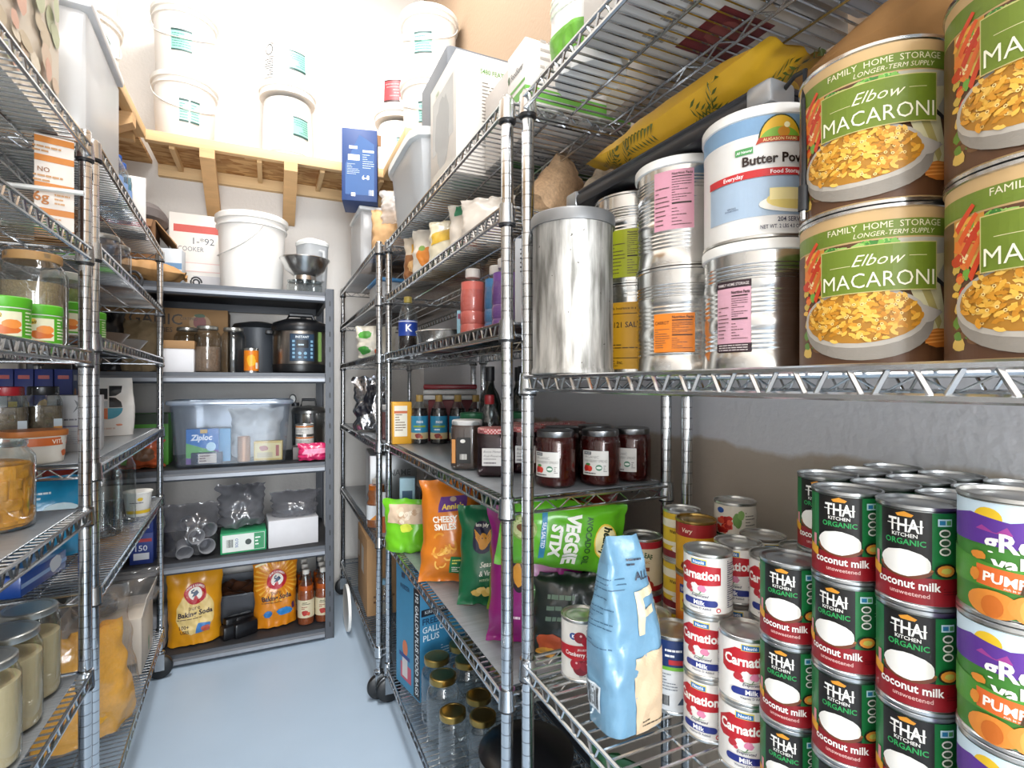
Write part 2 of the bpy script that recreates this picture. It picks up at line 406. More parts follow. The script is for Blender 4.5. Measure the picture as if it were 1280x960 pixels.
# ================================================================ the room
def wall_mat(kind):
    m, N, L, b = newmat('plaster_'+kind); b.inputs['Roughness'].default_value = .75
    tc = N.new('ShaderNodeTexCoord'); n = N.new('ShaderNodeTexNoise'); n.inputs['Scale'].default_value = 3; n.inputs['Detail'].default_value = 6; L.new(tc.outputs['Object'], n.inputs['Vector'])
    mx = N.new('ShaderNodeMix'); mx.data_type = 'RGBA'; mx.inputs[6].default_value = hx('#d9d4ce')+(1,); mx.inputs[7].default_value = hx('#e8e4df')+(1,); L.new(n.outputs[0], mx.inputs[0])
    out = mx.outputs[2]
    if kind == 'patched':
        sp = N.new('ShaderNodeSeparateXYZ'); L.new(tc.outputs['Object'], sp.inputs[0])
        n2 = N.new('ShaderNodeTexNoise'); n2.inputs['Scale'].default_value = 7; n2.inputs['Detail'].default_value = 8; L.new(tc.outputs['Object'], n2.inputs['Vector'])
        def band(z, sgn):
            a = N.new('ShaderNodeMath'); a.operation = 'MULTIPLY_ADD'; a.inputs[1].default_value = .07; a.inputs[2].default_value = -.035; L.new(n2.outputs[0], a.inputs[0])
            s = N.new('ShaderNodeMath'); s.operation = 'ADD'; L.new(sp.outputs[2], s.inputs[0]); L.new(a.outputs[0], s.inputs[1])
            r = N.new('ShaderNodeMapRange'); r.inputs[1].default_value = z; r.inputs[2].default_value = z+.012; L.new(s.outputs[0], r.inputs[0])
            return r.outputs[0]
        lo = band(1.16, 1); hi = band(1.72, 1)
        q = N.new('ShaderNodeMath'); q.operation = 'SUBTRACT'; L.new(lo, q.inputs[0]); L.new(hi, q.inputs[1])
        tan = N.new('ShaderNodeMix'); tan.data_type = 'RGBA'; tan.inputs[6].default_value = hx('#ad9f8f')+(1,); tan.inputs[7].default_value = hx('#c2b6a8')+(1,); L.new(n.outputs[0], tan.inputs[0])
        up = N.new('ShaderNodeMix'); up.data_type = 'RGBA'; L.new(hi, up.inputs[0]); L.new(tan.outputs[2], up.inputs[6]); up.inputs[7].default_value = hx('#9a836b')+(1,)  # same drywall above the paint, coloured browner to stand for its shade
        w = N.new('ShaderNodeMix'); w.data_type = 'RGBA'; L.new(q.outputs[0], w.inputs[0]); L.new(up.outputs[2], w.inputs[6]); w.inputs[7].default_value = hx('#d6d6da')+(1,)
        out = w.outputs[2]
    L.new(out, b.inputs['Base Color'])
    bp = N.new('ShaderNodeBump'); bp.inputs['Strength'].default_value = .15; bp.inputs['Distance'].default_value = .01
    n3 = N.new('ShaderNodeTexNoise'); n3.inputs['Scale'].default_value = 60; L.new(tc.outputs['Object'], n3.inputs['Vector']); L.new(n3.outputs[0], bp.inputs['Height']); L.new(bp.outputs[0], b.inputs['Normal'])
    return m
XL, XR, YB, YF, ZC = -.95, .95, 3.5, -3.8, 4.05
def slab(x0, x1, y0, y1, z0, z1, m): return MB().box(x0, x1, y0, y1, z0, z1, m).mesh('slab')
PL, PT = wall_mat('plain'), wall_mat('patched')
FLOOR = P('#a9bbcd', .32, 0, .035, 3, .05, bscale=40)
struct('floor', slab(XL-.1, XR+.1, YF, YB+.1, -.1, 0, FLOOR))
struct('wall_back', slab(XL-.1, XR+.1, YB, YB+.1, 0, ZC, PL))
struct('wall_left', slab(XL-.1, XL, YF, YB, 0, ZC, PL))
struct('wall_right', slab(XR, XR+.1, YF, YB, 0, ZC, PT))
struct('ceiling', slab(XL-.1, XR+.1, YF, YB+.1, ZC, ZC+.1, PL))
BB = P('#3a3d42', .5)
struct('baseboard_right', slab(XR-.012, XR, YF, YB, 0, .09, BB))
struct('baseboard_left', slab(XL, XL+.012, YF, YB, 0, .09, BB))
for x, y in ((.12, 2.05), (0, -.2)):
    m = MB().box(-.27, .27, -.63, .63, 0, .1, P('#f2f2f2', .4), .01)
    spawn('ceiling_lamp', 'white flush ceiling lamp over the '+('back of the aisle' if y > 1 else 'aisle entrance'), 'lamp', (x, y, 3.945), [('housing', m.mesh('housing'))])

# ---------------------------------------------------------------- wooden loft shelf round the top of the room
def osb():
    m, N, L, b = newmat('oriented_strand_board'); b.inputs['Roughness'].default_value = .8
    tc = N.new('ShaderNodeTexCoord'); mp = N.new('ShaderNodeMapping'); mp.inputs['Scale'].default_value = (18, 45, 30); L.new(tc.outputs['Object'], mp.inputs[0])
    v = N.new('ShaderNodeTexVoronoi'); v.inputs['Scale'].default_value = 1; L.new(mp.outputs[0], v.inputs['Vector'])
    r = N.new('ShaderNodeValToRGB'); e = r.color_ramp.elements; e[0].color = hx('#a87743')+(1,); e[1].color = hx('#d9b27c')+(1,)
    sp = N.new('ShaderNodeSeparateColor'); L.new(v.outputs['Color'], sp.inputs[0]); L.new(sp.outputs[0], r.inputs[0]); L.new(r.outputs[0], b.inputs['Base Color']); return m
OSB = osb(); PINE = P('#cfa777', .65, 0, .09, 6, .1, stretch=(2, 2, 14)); PINEX = P('#e2c08f', .65, 0, .08, 6, .1, stretch=(.6, 14, 14)); PINEY = P('#dcb987', .65, 0, .08, 6, .1, stretch=(14, .6, 14))
r = spawn('loft_shelf', 'raw wooden loft shelf with diagonal braces running along the back wall', 'shelf', (0, 3.3, 2.5), [
    ('board', MB().box(-.56, .93, -.16, .2, .02, .038, OSB).mesh('board')),
    ('fascia', MB().box(-.56, .93, -.2, -.16, 0, .05, PINEX, .002).mesh('fascia')),
    ('ledger', MB().box(-.56, .93, .165, .198, -.045, .018, PINEX).mesh('ledger'))])
for x in (-.29, .105):
    m = MB().prism([(-.2, 0), (-.16, 0), (.197, -.19), (.197, -.235), (.17, -.235), (-.2, -.045)], x-.034, x+.034, PINE, 'x')
    ob('brace', m.mesh('brace'), r)
for x in (-.05, .27, .6, -.45): ob('cleat', MB().box(x-.012, x+.012, -.158, .16, -.012, .019, PINEY).mesh('cleat'), r)
r = spawn('loft_shelf', 'raw wooden loft shelf running along the left wall', 'shelf', (-.75, 1.9, 2.5), [
    ('board', MB().box(-.195, .16, -1.2, 1.59, .02, .038, OSB).mesh('board')),
    ('fascia', MB().box(.16, .2, -1.2, 1.19, 0, .05, PINEY, .002).mesh('fascia')),
    ('ledger', MB().box(-.195, -.16, -1.2, 1.59, -.045, .018, PINEY).mesh('ledger'))])
for y in (-.8, -.2, .4, .8, 1.17): ob('cleat', MB().box(-.16, .158, y-.02, y+.02, -.03, .019, PINEX).mesh('cleat'), r)
for y in (.1, .95): ob('brace', MB().prism([(.2, 0), (.16, 0), (-.192, -.19), (-.192, -.235), (-.17, -.235), (.2, -.045)], y-.034, y+.034, PINE, 'y').mesh('brace'), r)
r = spawn('loft_shelf', 'short wooden loft shelf on the right wall under white buckets', 'shelf', (.77, 2.82, 2.5), [
    ('board', MB().box(-.13, .175, -.27, .28, .02, .038, OSB).mesh('board')),
    ('fascia', MB().box(-.17, -.13, -.27, .28, 0, .05, PINEY, .002).mesh('fascia'))])

# ---------------------------------------------------------------- chrome wire racks
def wire_shelf(L, D):
    """corner posts at (0,0) (D,0) (0,L) (D,L); the wire deck's top is z = 0"""
    o = .012; R = .0038; H = .028; x0, x1, y0, y1 = -o, D+o, -o, L+o
    rim = MB()
    for z in (-.0034, -H):
        for a, b in (((x0, 0, z), (x0, L, z)), ((x1, 0, z), (x1, L, z)), ((0, y0, z), (D, y0, z)), ((0, y1, z), (D, y1, z))): rim.tube([a, b], R, 6, CHROME)
    for x in (0, D):
        for y in (0, L): rim.lathe([(.0145, -.036), (.019, -.036), (.0165, .004), (.0135, .004), (.0135, -.036)], 16, CHROME, (x, y, 0)); rim.lathe([(.0175, -.0405), (.0175, -.036), (.013, -.036), (.013, -.0405)], 16, DARK, (x, y, 0))
    zz = MB(); n = round(L/.055)
    for x in (x0, x1):
        p = []
        for i in range(n):
            a = .02+(L-.04)*i/n; w = (L-.04)/n
            p += [(x, a, -.004), (x, a+w*.18, -.004), (x, a+w*.42, -H), (x, a+w*.58, -H), (x, a+w*.82, -.004)]
        zz.tube(p+[(x, L-.02, -.004)], .0027, 5, CHROME)
    n = round(D/.075)
    for y in (y0, y1):
        p = []
        for i in range(n): w = (D-.04)/n; p += [(.02+w*i, y, -.004), (.02+w*(i+.5), y, -H)]
        zz.tube(p+[(D-.02, y, -.004)], .0021, 5, CHROME)
    dk = MB(); n = round(L/.023)
    for i in range(n+1):
        y = .012+(L-.024)*i/n; dk.tube([(x0, y, -.0022), (x1, y, -.0022)], .0022, 5, CHROME, caps=False)
    for x in (D*.26, D*.74): dk.tube([(x, y0, -.0068), (x, y1, -.0068)], .0026, 5, CHROME, caps=False)
    for z in (-.0068, -H): dk.tube([(D*.5, y0, z), (D*.5, y1, z)], .0028, 5, CHROME, caps=False)
    p = []; n = round(L/.075)
    for i in range(n): p += [(D*.5, L*i/n, -.007), (D*.5, L*(i+.5)/n, -H)]
    dk.tube(p+[(D*.5, L, -.007)], .002, 5, CHROME)
    return rim.mesh('shelf'), zz.mesh('zigzag_wire'), dk.mesh('wire_deck')
RL, RD = 1.187, .415
SHELF = wire_shelf(RL, RD)
def caster_meshes():
    f = MB(); f.lathe([(.011, .104), (.017, .107), (.017, .118), (.009, .122), (.009, .14)], 14, CHROME)
    f.box(-.021, -.0175, -.018, .018, .04, .11, CHROME); f.box(.0175, .021, -.018, .018, .04, .11, CHROME); f.box(-.021, .021, -.018, .018, .104, .11, CHROME)
    f.tube([(0, -.02, .1), (0, -.05, .09)], .006, 6, CHROME)
    w = MB(); w.lathe([(.008, -.015), (.04, -.015), (.048, -.011), (.05, 0), (.048, .011), (.04, .015), (.008, .015)], 28, P('#17181a', .35), (0, 0, .0503), ax='x')
    w.lathe([(.013, -.0175), (.013, .0175)], 12, CHROME, (0, 0, .0503), ax='x'); return f.mesh('caster'), w.mesh('wheel')
CASTER = caster_meshes()
def rack(label, loc, rz, levels, top=1.889, casters=True):
    r = spawn('wire_rack', label, 'rack', loc, [], rz, 'chrome wire racks')
    pm = MB().lathe([(.0115, .13), (.0127, .132), (.0127, top-.004), (.011, top), (0, top)], 18, POST).mesh('post')
    for x in (0, RD):
        for y in (0, RL):
            ob('post', pm, r, (x, y, 0))
            if casters: c = ob('caster', CASTER[0], r, (x, y, 0), (0, 0, PI/2)); ob('wheel', CASTER[1], c)
    for z in levels:
        s = ob('shelf', SHELF[0], r, (0, 0, z)); ob('zigzag_wire', SHELF[1], s); ob('wire_deck', SHELF[2], s, kind='stuff')
    return r
ZN = [.2, .745, 1.317, 1.876]; ZM = [.155, .671, 1.062, 1.427, 1.664, 1.876]; ZF = [.21, .662, 1.055, 1.423, 1.661, 1.875]
ZLN = [.215, .63, 1.01, 1.378, 1.618, 1.858]; ZLF = [.215, .805, 1.105, 1.416, 1.637, 1.879]
rack('chrome wire rack at the right front holding stacked cans', (.472, .952-RL, 0), 0, ZN)
rack('chrome wire rack at the right holding jam jars and chip bags', (.4437, .990, 0), 0, ZM)
rack('chrome wire rack in the far right corner', (.412, 2.215, 0), 0, ZF)
r = rack('chrome wire rack at the left front holding flour and peach jars', (-.390, 1.53, 0), 180, ZLN)
ob('end_rail', MB().tube([(.45, .085, 1.718), (-.02, .085, 1.718)], .0055, 8, P('#d8d8d6', .35, .3)).mesh('end_rail'), r)
rack('chrome wire rack at the left back beside the grey steel rack', (-.440, 2.770, 0), 182.5, ZLF)
LINER = P('#777b7f', .3, 0, .16, 3, .2, stretch=(1, 34, 1), bscale=6, coat=.2)  # cross streaks paint in the shadows of the shelf wires
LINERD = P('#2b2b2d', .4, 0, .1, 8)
def liner(label, x0, x1, y0, y1, z, rz=0, m=None, org=(0, 0)):
    w, d = x1-x0, y1-y0
    spawn('shelf_liner', label, 'liner', ((x0+x1)/2, (y0+y1)/2, z+.0002), MB().box(-w/2, w/2, -d/2, d/2, 0, .0022, m or LINER, .0004).mesh('shelf_liner'), rz, 'plastic shelf liners')
LT = .0026
liner('grey plastic liner sheet under the jam jars and spread jars', .452, .85, 1.0, 2.16, ZM[2])
liner('grey plastic liner sheet under the orange, green and magenta chip bags', .452, .85, 1.0, 2.16, ZM[1])
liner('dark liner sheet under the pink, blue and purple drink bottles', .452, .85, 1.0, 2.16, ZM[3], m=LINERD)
liner('grey plastic liner sheet under the juice bottle in the far corner', .42, .82, 2.22, 3.39, ZF[1])
liner('grey plastic liner sheet under the foil bag in the far corner', .42, .82, 2.22, 3.39, ZF[2])
liner('grey plastic liner sheet under the peach jar', -.795, -.4, .36, 1.52, ZLN[2])
liner('grey plastic liner sheet under the flour jars', -.795, -.4, .36, 1.52, ZLN[1])
liner('grey plastic liner sheet under the white angel hair bag', -.818, -.43, 1.6, 2.755, ZLF[2], 2.5)
liner('grey plastic liner sheet on the shelf above the navy pasta boxes', -.818, -.43, 1.6, 2.755, ZLF[3], 2.5)

# ---------------------------------------------------------------- grey steel rack along the back wall
GR = P('#4a4d53', .42, .2, .05, 30); GRL = P('#8b8f96', .35, .3, .05, 30); BLK = P('#232326', .55, 0, .15, 20, .1)
ZR = [.06, .48, .905, 1.355, 1.765]
r = spawn('steel_rack', 'dark grey steel rack with black boards along the back wall', 'rack', (-.31, 2.84, 0), [])
for x, y, sx, sy in ((-.61, 0, 1, 1), (.61, 0, -1, 1), (-.61, .6, 1, -1), (.61, .6, -1, -1)):
    m = MB().box(min(0, sx*.042), max(0, sx*.042), min(0, sy*.003), max(0, sy*.003), 0, 1.785, GR).box(min(0, sx*.003), max(0, sx*.003), min(0, sy*.042), max(0, sy*.042), 0, 1.785, GR)
    for k in range(22): m.box(sx*.02-.003, sx*.02+.003, -.0012*sy, -.0002*sy, .06+k*.078, .085+k*.078, DARK)
    ob('post', m.mesh('post'), r, (x, y, 0))
for z in ZR:
    m = MB()
    for y0, y1 in ((-.004, .03), (.57, .604)):
        m.prism([(y0, 0), (y0, -.018), (y0-.006, -.026), (y0-.006, -.044), (y0, -.052), (y1, -.052), (y1, -.012)] if y0 < 0 else [(y0, -.012), (y0, -.052), (y1, -.052), (y1, 0)], -.565, .565, GR, 'x')
    m.box(-.565, .565, -.0112, -.0102, -.043, -.027, GRL)  # lighter strip paints in the highlight along the beam's lip
    for x in (-.585, .565): m.box(x, x+.02, .01, .59, -.05, -.005, GR)
    s = ob('shelf', m.mesh('shelf'), r, (0, 0, z)); ob('board', MB().box(-.6, .6, .004, .596, -.012, -.0003, BLK, .001).mesh('board'), s)
# ================================================================ cans on the near right rack
RED, BLUE, NAVY = '#b3131f', '#1b3f8f', '#16214d'
def thai(p, r, h):
    wrap(p, r, h, '#17713a')
    p.rect(-.118, .006, .117, .034, '#8f101b'); p.rect(-.026, .034, .021, h-.006, '#14110f')
    p.poly([(-.008, .0945), (.004, .0945), (.006, .097), (-.002, .1), (-.01, .097)], '#d9932c')
    p.text('THAI', -.002, .079, .0135, '#f2f0ea', .03, bold=.02); p.rect(-.018, .0855, .014, .0864, '#f2f0ea')
    p.text('KITCHEN', -.002, .0735, .0038, '#f2f0ea', .026); p.text('ORGANIC', -.002, .0655, .0058, '#2fa257', .036, bold=.02)
    p.ell(-.002, .0415, .024, .0105, '#6d3a1c', 20, PI, 2*PI); p.ell(-.002, .042, .0245, .0035, '#9a6230')
    p.blob(-.002, .047, .0225, .0135, '#f1efe9', 3, 22, .05)
    p.rect(-.034, .036, -.029, .052, '#d98a94'); p.poly([(-.04, .03), (-.026, .026), (-.026, .036), (-.04, .041)], '#e3a31f')
    p.text('coconut milk', 0, .0215, .0085, '#f6f3ee', .057, bold=.025); p.text('unsweetened', .002, .0135, .0045, '#e5b8b2', .036)
    p.rect(.0255, .088, .039, .0955, '#bfe0e6'); p.rect(.027, .0895, .0325, .094, '#2b7ca5'); p.rect(.0335, .0895, .038, .094, '#4f9e5b')
    for k, t in enumerate((.081, .0715, .0625)): p.ell(.032, t, .0055, .0042, '#e6e4dc', 12); p.ell(.032, t, .0042, .0026, '#36503c', 10)
    p.ell(.033, .043, .0105, .0075, '#20170e', 14); p.ell(.033, .043, .0085, .0058, '#e09035', 12); p.blob(.033, .043, .005, .003, '#c9c25a', 5)
    p.lines(.042, .062, .05, .082, 7, '#0f4a26', .4, 3); p.lines(.03, .018, .05, .026, 3, '#5e0a10', .35, 4)
    p.rect(.053, .008, .077, h-.008, '#eceae4'); p.lines(.0545, .012, .0755, h-.018, 16, '#222222', .4, 5); p.text('Nutrition', .065, h-.016, .0045, '#111111', .02)
    p.lines(-.1, .04, -.06, .09, 14, '#d9e8dc', .35, 8)
def carn(p, r, h):
    wrap(p, r, h, '#e9e6e1')
    p.poly([(-.04, .05), (-.032, .045), (.034, .05), (.034, .077), (-.02, .082), (-.04, .07)], '#b81a26')
    p.text('Carnation', -.002, .0575, .0135, '#f8f4ee', .068, bold=.035, wave=lambda x: .02*x)
    p.rect(-.012, .079, .013, .0885, '#e8d44a'); p.poly([(-.011, .0797), (.012, .0797), (.012, .0867), (-.011, .0877)], '#2f6fae'); p.text('Nestlé', .0005, .0812, .0046, '#ffffff', .02)
    for i, (x, t, rr, c) in enumerate([(-.016, .042, .006, '#b02a33'), (-.006, .046, .0055, '#ece1df'), (.006, .043, .0062, '#d985a5'), (-.011, .037, .003, '#c8455a')]): p.blob(x, t, rr, rr*.9, c, i, 14, .15)
    p.poly([(-.012, .036), (.0, .033), (.015, .036), (0, .0342)], '#4d7a48'); p.poly([(.004, .039), (.001, .033), (.0055, .038)], '#4d7a48')
    p.text('Evaporated', .003, .03, .0042, '#3a3a55', .026, shear=.3)
    p.rect(-.02, .0165, .024, .0265, '#23307f'); p.ell(-.02, .0215, .005, .005, '#23307f'); p.ell(.024, .0215, .005, .005, '#23307f'); p.text('Milk', .002, .018, .0068, '#ffffff', .02, bold=.02)
    p.text('Vitamin D Added', .003, .0115, .0032, '#4c4c60', .034); p.ell(.03, .012, .0036, .0036, '#c3242e', 12); p.ell(.03, .012, .0022, .0022, '#f0e6e0', 10)
    p.lines(.045, .014, .066, .088, 22, '#30305a', .4, 4); p.lines(-.072, .014, -.05, .088, 22, '#55556a', .4, 9)
def pumpkin(p, r, h):
    wrap(p, r, h, '#3f7d2c')
    p.rect(-.13, h-.026, .13, h-.006, '#cfe3ee'); p.ell(-.026, h-.02, .011, .0095, '#e9bf2a')
    p.poly([(-.13, .07), (.13, .066), (.13, h-.018), (.09, h-.012), (.055, h-.021), (.02, h-.015), (-.01, h-.022), (-.04, h-.017), (-.07, h-.023), (-.13, h-.016)], '#5d3391')
    p.poly([(-.035, h-.031), (-.03, h-.027), (-.02, h-.033), (-.012, h-.026), (-.008, h-.033)], '#a0408f')
    p.poly([(.012, h-.027), (.05, h-.021), (.052, h-.03), (.014, h-.035)], '#f3f1ea'); p.text('ORGANIC', .032, h-.0315, .005, '#5d3391', .03)
    p.text('gReen', -.001, h-.048, .0155, '#f7f4ec', .06, bold=.03); p.text('vaLLey', .006, h-.066, .0145, '#f7f4ec', .058, bold=.03)
    p.poly([(-.13, .03), (.13, .03), (.13, .052), (.05, .058), (-.01, .05), (-.07, .06), (-.13, .052)], '#4d8f2f')
    p.poly([(-.034, .032), (.026, .028), (.026, .046), (-.034, .05)], '#dd6a2b'); p.text('PUMPKIN', -.004, .0345, .0085, '#fbf5ea', .052, bold=.03, rot=-.06); p.text('rich in vitamin a', -.004, .031, .0022, '#fbf5ea', .03, rot=-.06)
    for i, (x, t, a, b, c) in enumerate([(-.022, .016, .02, .0125, '#e08a34'), (.022, .017, .034, .0165, '#e58f3c'), (.008, .016, .012, .015, '#eda04c'), (.034, .016, .01, .0145, '#d97a2a'), (-.022, .014, .008, .01, '#c96a20')]): p.ell(x, t, a, b, c, 18)
    p.poly([(-.004, .03), (0, .03), (.004, .042), (-.001, .04)], '#4a3418'); p.blob(-.032, .058, .006, .004, '#df8a30', 4); p.blob(-.035, .04, .004, .006, '#df8a30', 7)
def mac(p, r, h):
    wrap(p, r, h, '#c9a877', .005, h-.005)
    p.rect(-.245, h-.036, .245, h-.017, '#6d8228')
    p.text('FAMILY  HOME  STORAGE', .008, h-.0255, .0068, '#e9e3c4', .115, bold=0); p.text('LONGER-TERM SUPPLY', .018, h-.0335, .0052, '#e9e3c4', .09, bold=0, shear=.25)
    p.rect(-.245, .006, .245, h-.038, '#5a3a22'); rr = random.Random(3)
    p.rect(.02, .09, .095, h-.038, '#b9b6a6'); p.rect(-.085, h-.085, -.052, h-.038, '#cc8f3a')
    p.fine()
    for i in range(60):
        x = rr.uniform(-.084, -.054); t = rr.uniform(.02, h-.04); p.blob(x, t, rr.uniform(.003, .008), rr.uniform(.003, .007), rr.choice(['#e2792b', '#d23d1c', '#e9b949', '#6fa53a', '#f0d9a0', '#cfae4d', '#c83a1a', '#e7a53c'] if t > .06 else ['#6d4826', '#7a5430', '#5e8a35', '#d8b45a']), i, 9, .3)
    for i in range(5): p.poly([(-.083+i*.004, .132-i*.012), (-.079+i*.004, .126-i*.012), (-.06+i*.003, .148-i*.009), (-.063+i*.003, .151-i*.009)], ['#d6451f', '#e05a22', '#c93a18', '#de6a2a', '#d5451c'][i])
    for i in range(30): p.blob(rr.uniform(-.05, .02), rr.uniform(h-.05, h-.04), rr.uniform(.003, .007), .0035, rr.choice(['#4f9a35', '#78b54a', '#3d8030', '#9cc66a']), i+90, 9, .3)
    p.fine(False); p.o += .0002
    p.poly([(.02, .115), (.05, .03), (.075, .03), (.06, .1), (.075, .125)], '#d9d3a8'); p.poly([(.03, .11), (.06, .04), (.064, .05), (.04, .11)], '#b8ac6a')
    p.poly([(.045, .1), (.085, .075), (.085, .079), (.05, .103)], '#2a2a2a'); p.blob(.062, .032, .02, .01, '#c9762c', 6, 14, .1)
    for k in range(4): p.poly([(.045, .026+k*.004), (.08, .03+k*.0035), (.08, .032+k*.0035), (.045, .0275+k*.004)], '#e3994a')
    # the bowl of macaroni
    p.poly([(-.078, .052)]+[(-.012+.066*math.cos(a), .05-.041*abs(math.sin(a))) for a in [PI+PI*i/14 for i in range(15)]]+[(.062, .062), (.046, .063)], '#8f887e')
    p.ell(-.016, .056, .063, .033, '#b9b2a7', 26); p.poly([(.03, .072), (.047, .066), (.064, .06), (.052, .05), (.03, .045)], '#b9b2a7'); p.ell(-.016, .057, .058, .029, '#b07a24', 24)
    p.fine()
    for i in range(210):
        a = rr.uniform(0, 2*PI); q = math.sqrt(rr.random()); x = -.016+.053*q*math.cos(a); t = .06+.028*q*math.sin(a); al = rr.uniform(0, 2*PI); R = rr.uniform(.0035, .006); w = .0021
        arc = [(x+(R+w)*math.cos(al+k*.45), t+(R+w)*.85*math.sin(al+k*.45)) for k in range(5)]+[(x+(R-w)*math.cos(al+k*.45), t+(R-w)*.85*math.sin(al+k*.45)) for k in range(4, -1, -1)]
        p.poly(arc, rr.choice(['#e5ab3c', '#d9962a', '#f0c058', '#c8861f', '#eeb94a']))
        if i % 3 == 0: p.ell(arc[0][0], arc[0][1], .0017, .0017, '#f4d68a', 8); p.ell(arc[0][0], arc[0][1], .0008, .0008, '#8a5512', 6)
    p.fine(False); p.o += .0006
    p.rect(-.0525, .083, .0545, .1345, '#c9bc7c'); p.rect(-.0515, .084, .0535, .1335, '#6b7f22')
    p.text('Elbow', .002, .1125, .0125, '#f2ecd0', .046, bold=-.005, shear=.45); p.rect(-.042, .1135, -.022, .1141, '#d8d2a0'); p.rect(.028, .1195, .044, .1201, '#d8d2a0')
    p.text('MACARONI', .001, .0885, .0165, '#f5f0d6', .1, bold=-.004)
def butter(p, r, h):
    wrap(p, r, h, '#e3e1dd', .005, h-.003)
    p.rect(-.2, h-.036, .2, h-.008, '#7a9dbd'); p.rect(-.2, h-.04, .2, h-.036, '#e3e1dd'); p.rect(-.09, .03, .09, .083, '#a4b8cc')
    p.poly([(.012+.028*math.cos(a), .132+.034*math.sin(a)) for a in [PI*i/16 for i in range(17)]], '#2a3a1c'); p.ell(.012, .132, .026, .032, '#e0b02c', 18, 0, PI); p.ell(.012, .132, .0255, .017, '#7fae3a', 18, 0, PI); p.ell(.016, .142, .008, .007, '#c9862a', 12); p.ell(.02, .151, .004, .004, '#f6eec2', 10)
    p.poly([(-.019, .127), (-.015, .136), (.039, .136), (.043, .127), (.036, .129), (-.012, .129)], '#b5401f'); p.text('AUGASON FARMS', .012, .1305, .0042, '#f5e0a0', .044)
    p.rect(-.045, .117, -.022, .126, '#4f9a58'); p.text('All Natural', -.0335, .1195, .0035, '#ffffff', .02, shear=.2)
    p.text('Butter Powder', .016, .101, .0125, '#2a1a12', .103, bold=.03)
    p.rect(-.09, .083, .09, .0935, '#c52a2d'); p.text('Everyday', -.048, .0858, .0055, '#ffffff', .032); p.text('Food Storage', .02, .0858, .0055, '#ffffff', .05)
    p.ell(.03, .045, .045, .012, '#eee9dc', 22); p.ell(.03, .05, .036, .013, '#e6d07a', 20); p.rect(-.002, .05, .06, .066, '#f1e2a2'); p.text('SERVING', -.05, .045, .0022, '#5a6478', .016); p.text('SUGGESTION', -.05, .042, .0022, '#5a6478', .02)
    p.text('204 SERVINGS', .03, .0205, .0062, '#2b2b48', .045); p.text('NET WT. 2 LBS 4.0 OZ (1.02kg)', .022, .0115, .0052, '#2b2b48', .07)
    p.rect(.075, .02, .12, .125, '#dcdad5'); p.lines(.078, .025, .117, .12, 16, '#4c4c58', .35, 4)
def patch(c, title, s0, s1, t0, t1, dark=None, white=True):
    def f(p, r, h):
        p.rect(s0, t0, s1, t1, c); W = s1-s0; mid = s0+W*.44
        if dark: p.rect(s0-.0005, t1, s1+.0005, t1+.01, dark); p.text('FAMILY HOME STORAGE', (s0+s1)/2, t1+.003, .004, '#cfc6c4', W*.9); p.rect(s0-.0005, t0-.012, s1+.0005, t0, dark); p.lines(s0+.003, t0-.011, s1-.004, t0-.001, 3, '#cbbfbd', .4, 5)
        p.text('Nutrition Facts', (mid+s1)/2, t1-.0085, .0042, '#2a1c18', W*.5, bold=.03)
        if title: p.text(title, (s0+mid)/2, t1-.018, .0055, '#2a1c18', W*.36, bold=.01)
        p.rect(mid+.002, t1-.0125, s1-.004, t1-.0108, '#2a1c18'); p.rect(mid+.002, t0+(t1-t0)*.42, s1-.004, t0+(t1-t0)*.45, '#2a1c18')
        p.lines(mid+.002, t0+(t1-t0)*.47, s1-.004, t1-.014, 9, '#4a3430', .3, 6); p.lines(mid+.002, t0+.005, s1-.004, t0+(t1-t0)*.38, 6, '#5a4440', .25, 7); p.lines(s0+.003, t0+.006, mid-.002, t1-.024, 9, '#5a4440', .25, 8)
    return f
def salt(p, r, h):
    wrap(p, r, h, '#cf9a1f', .012, h-.036)
    p.text('Life Insurance in a Can', -.004, h-.05, .005, '#33220c', .075); p.rect(-.05, h-.059, .05, h-.0576, '#33220c'); p.text('#121 SALT,', -.006, h-.085, .0105, '#2a1c0a', .066, bold=.015)
    p.lines(-.04, .045, .03, .062, 3, '#4a340f', .35, 3); p.rect(-.05, .033, .05, .0342, '#33220c'); p.text('C, Inc.', -.022, .022, .0065, '#33220c', .03, shear=.2); p.text('oz.', .026, .02, .006, '#33220c'); p.lines(-.04, .014, -.01, .02, 2, '#33220c', .4)
RIB10 = [(.028, .06, 5), (.078, .118, 6), (.128, .15, 4)]
C10 = (.0785, .178)
def can10(draw, ribs=RIB10): return can(C10[0], C10[1], draw, P('#cfcfcd', .2, 1, .03, 40), ribs, 44)
def lidded(parts, c, r=.0785, h=.178):
    m = MB(); m.lathe([(r+.001, h-.012), (r+.0035, h-.011), (r+.0035, h+.001), (r+.002, h+.003), (r-.004, h+.003), (r-.006, h+.0006), (0, h+.0006)], 44, P(c, .35)); return parts+[('plastic_lid', m.mesh('plastic_lid'))]
zS = ZN[2]; XC = .668
MAC = can10(mac)
for (y, lev, where) in [(.40, 0, 'under another, beside the pink labelled can'), (.40, 1, 'on top, beside the butter powder can'), (.238, 0, 'under another at the right edge'), (.238, 1, 'on top at the right edge')]:
    spawn('food_can', 'large green macaroni can '+where, 'can', (XC, y, zS+lev*.1785), MAC, -66 if y < .3 else -58, 'large macaroni cans')
spawn('food_can', 'large steel can with pink and black nutrition label under butter powder can', 'can', (XC, .564, zS), lidded(can10(patch('#cf9fae', None, -.05, .0, .04, .118, '#2c1820')), '#e7e6e2'), -58, 'large cans on the eye level shelf')
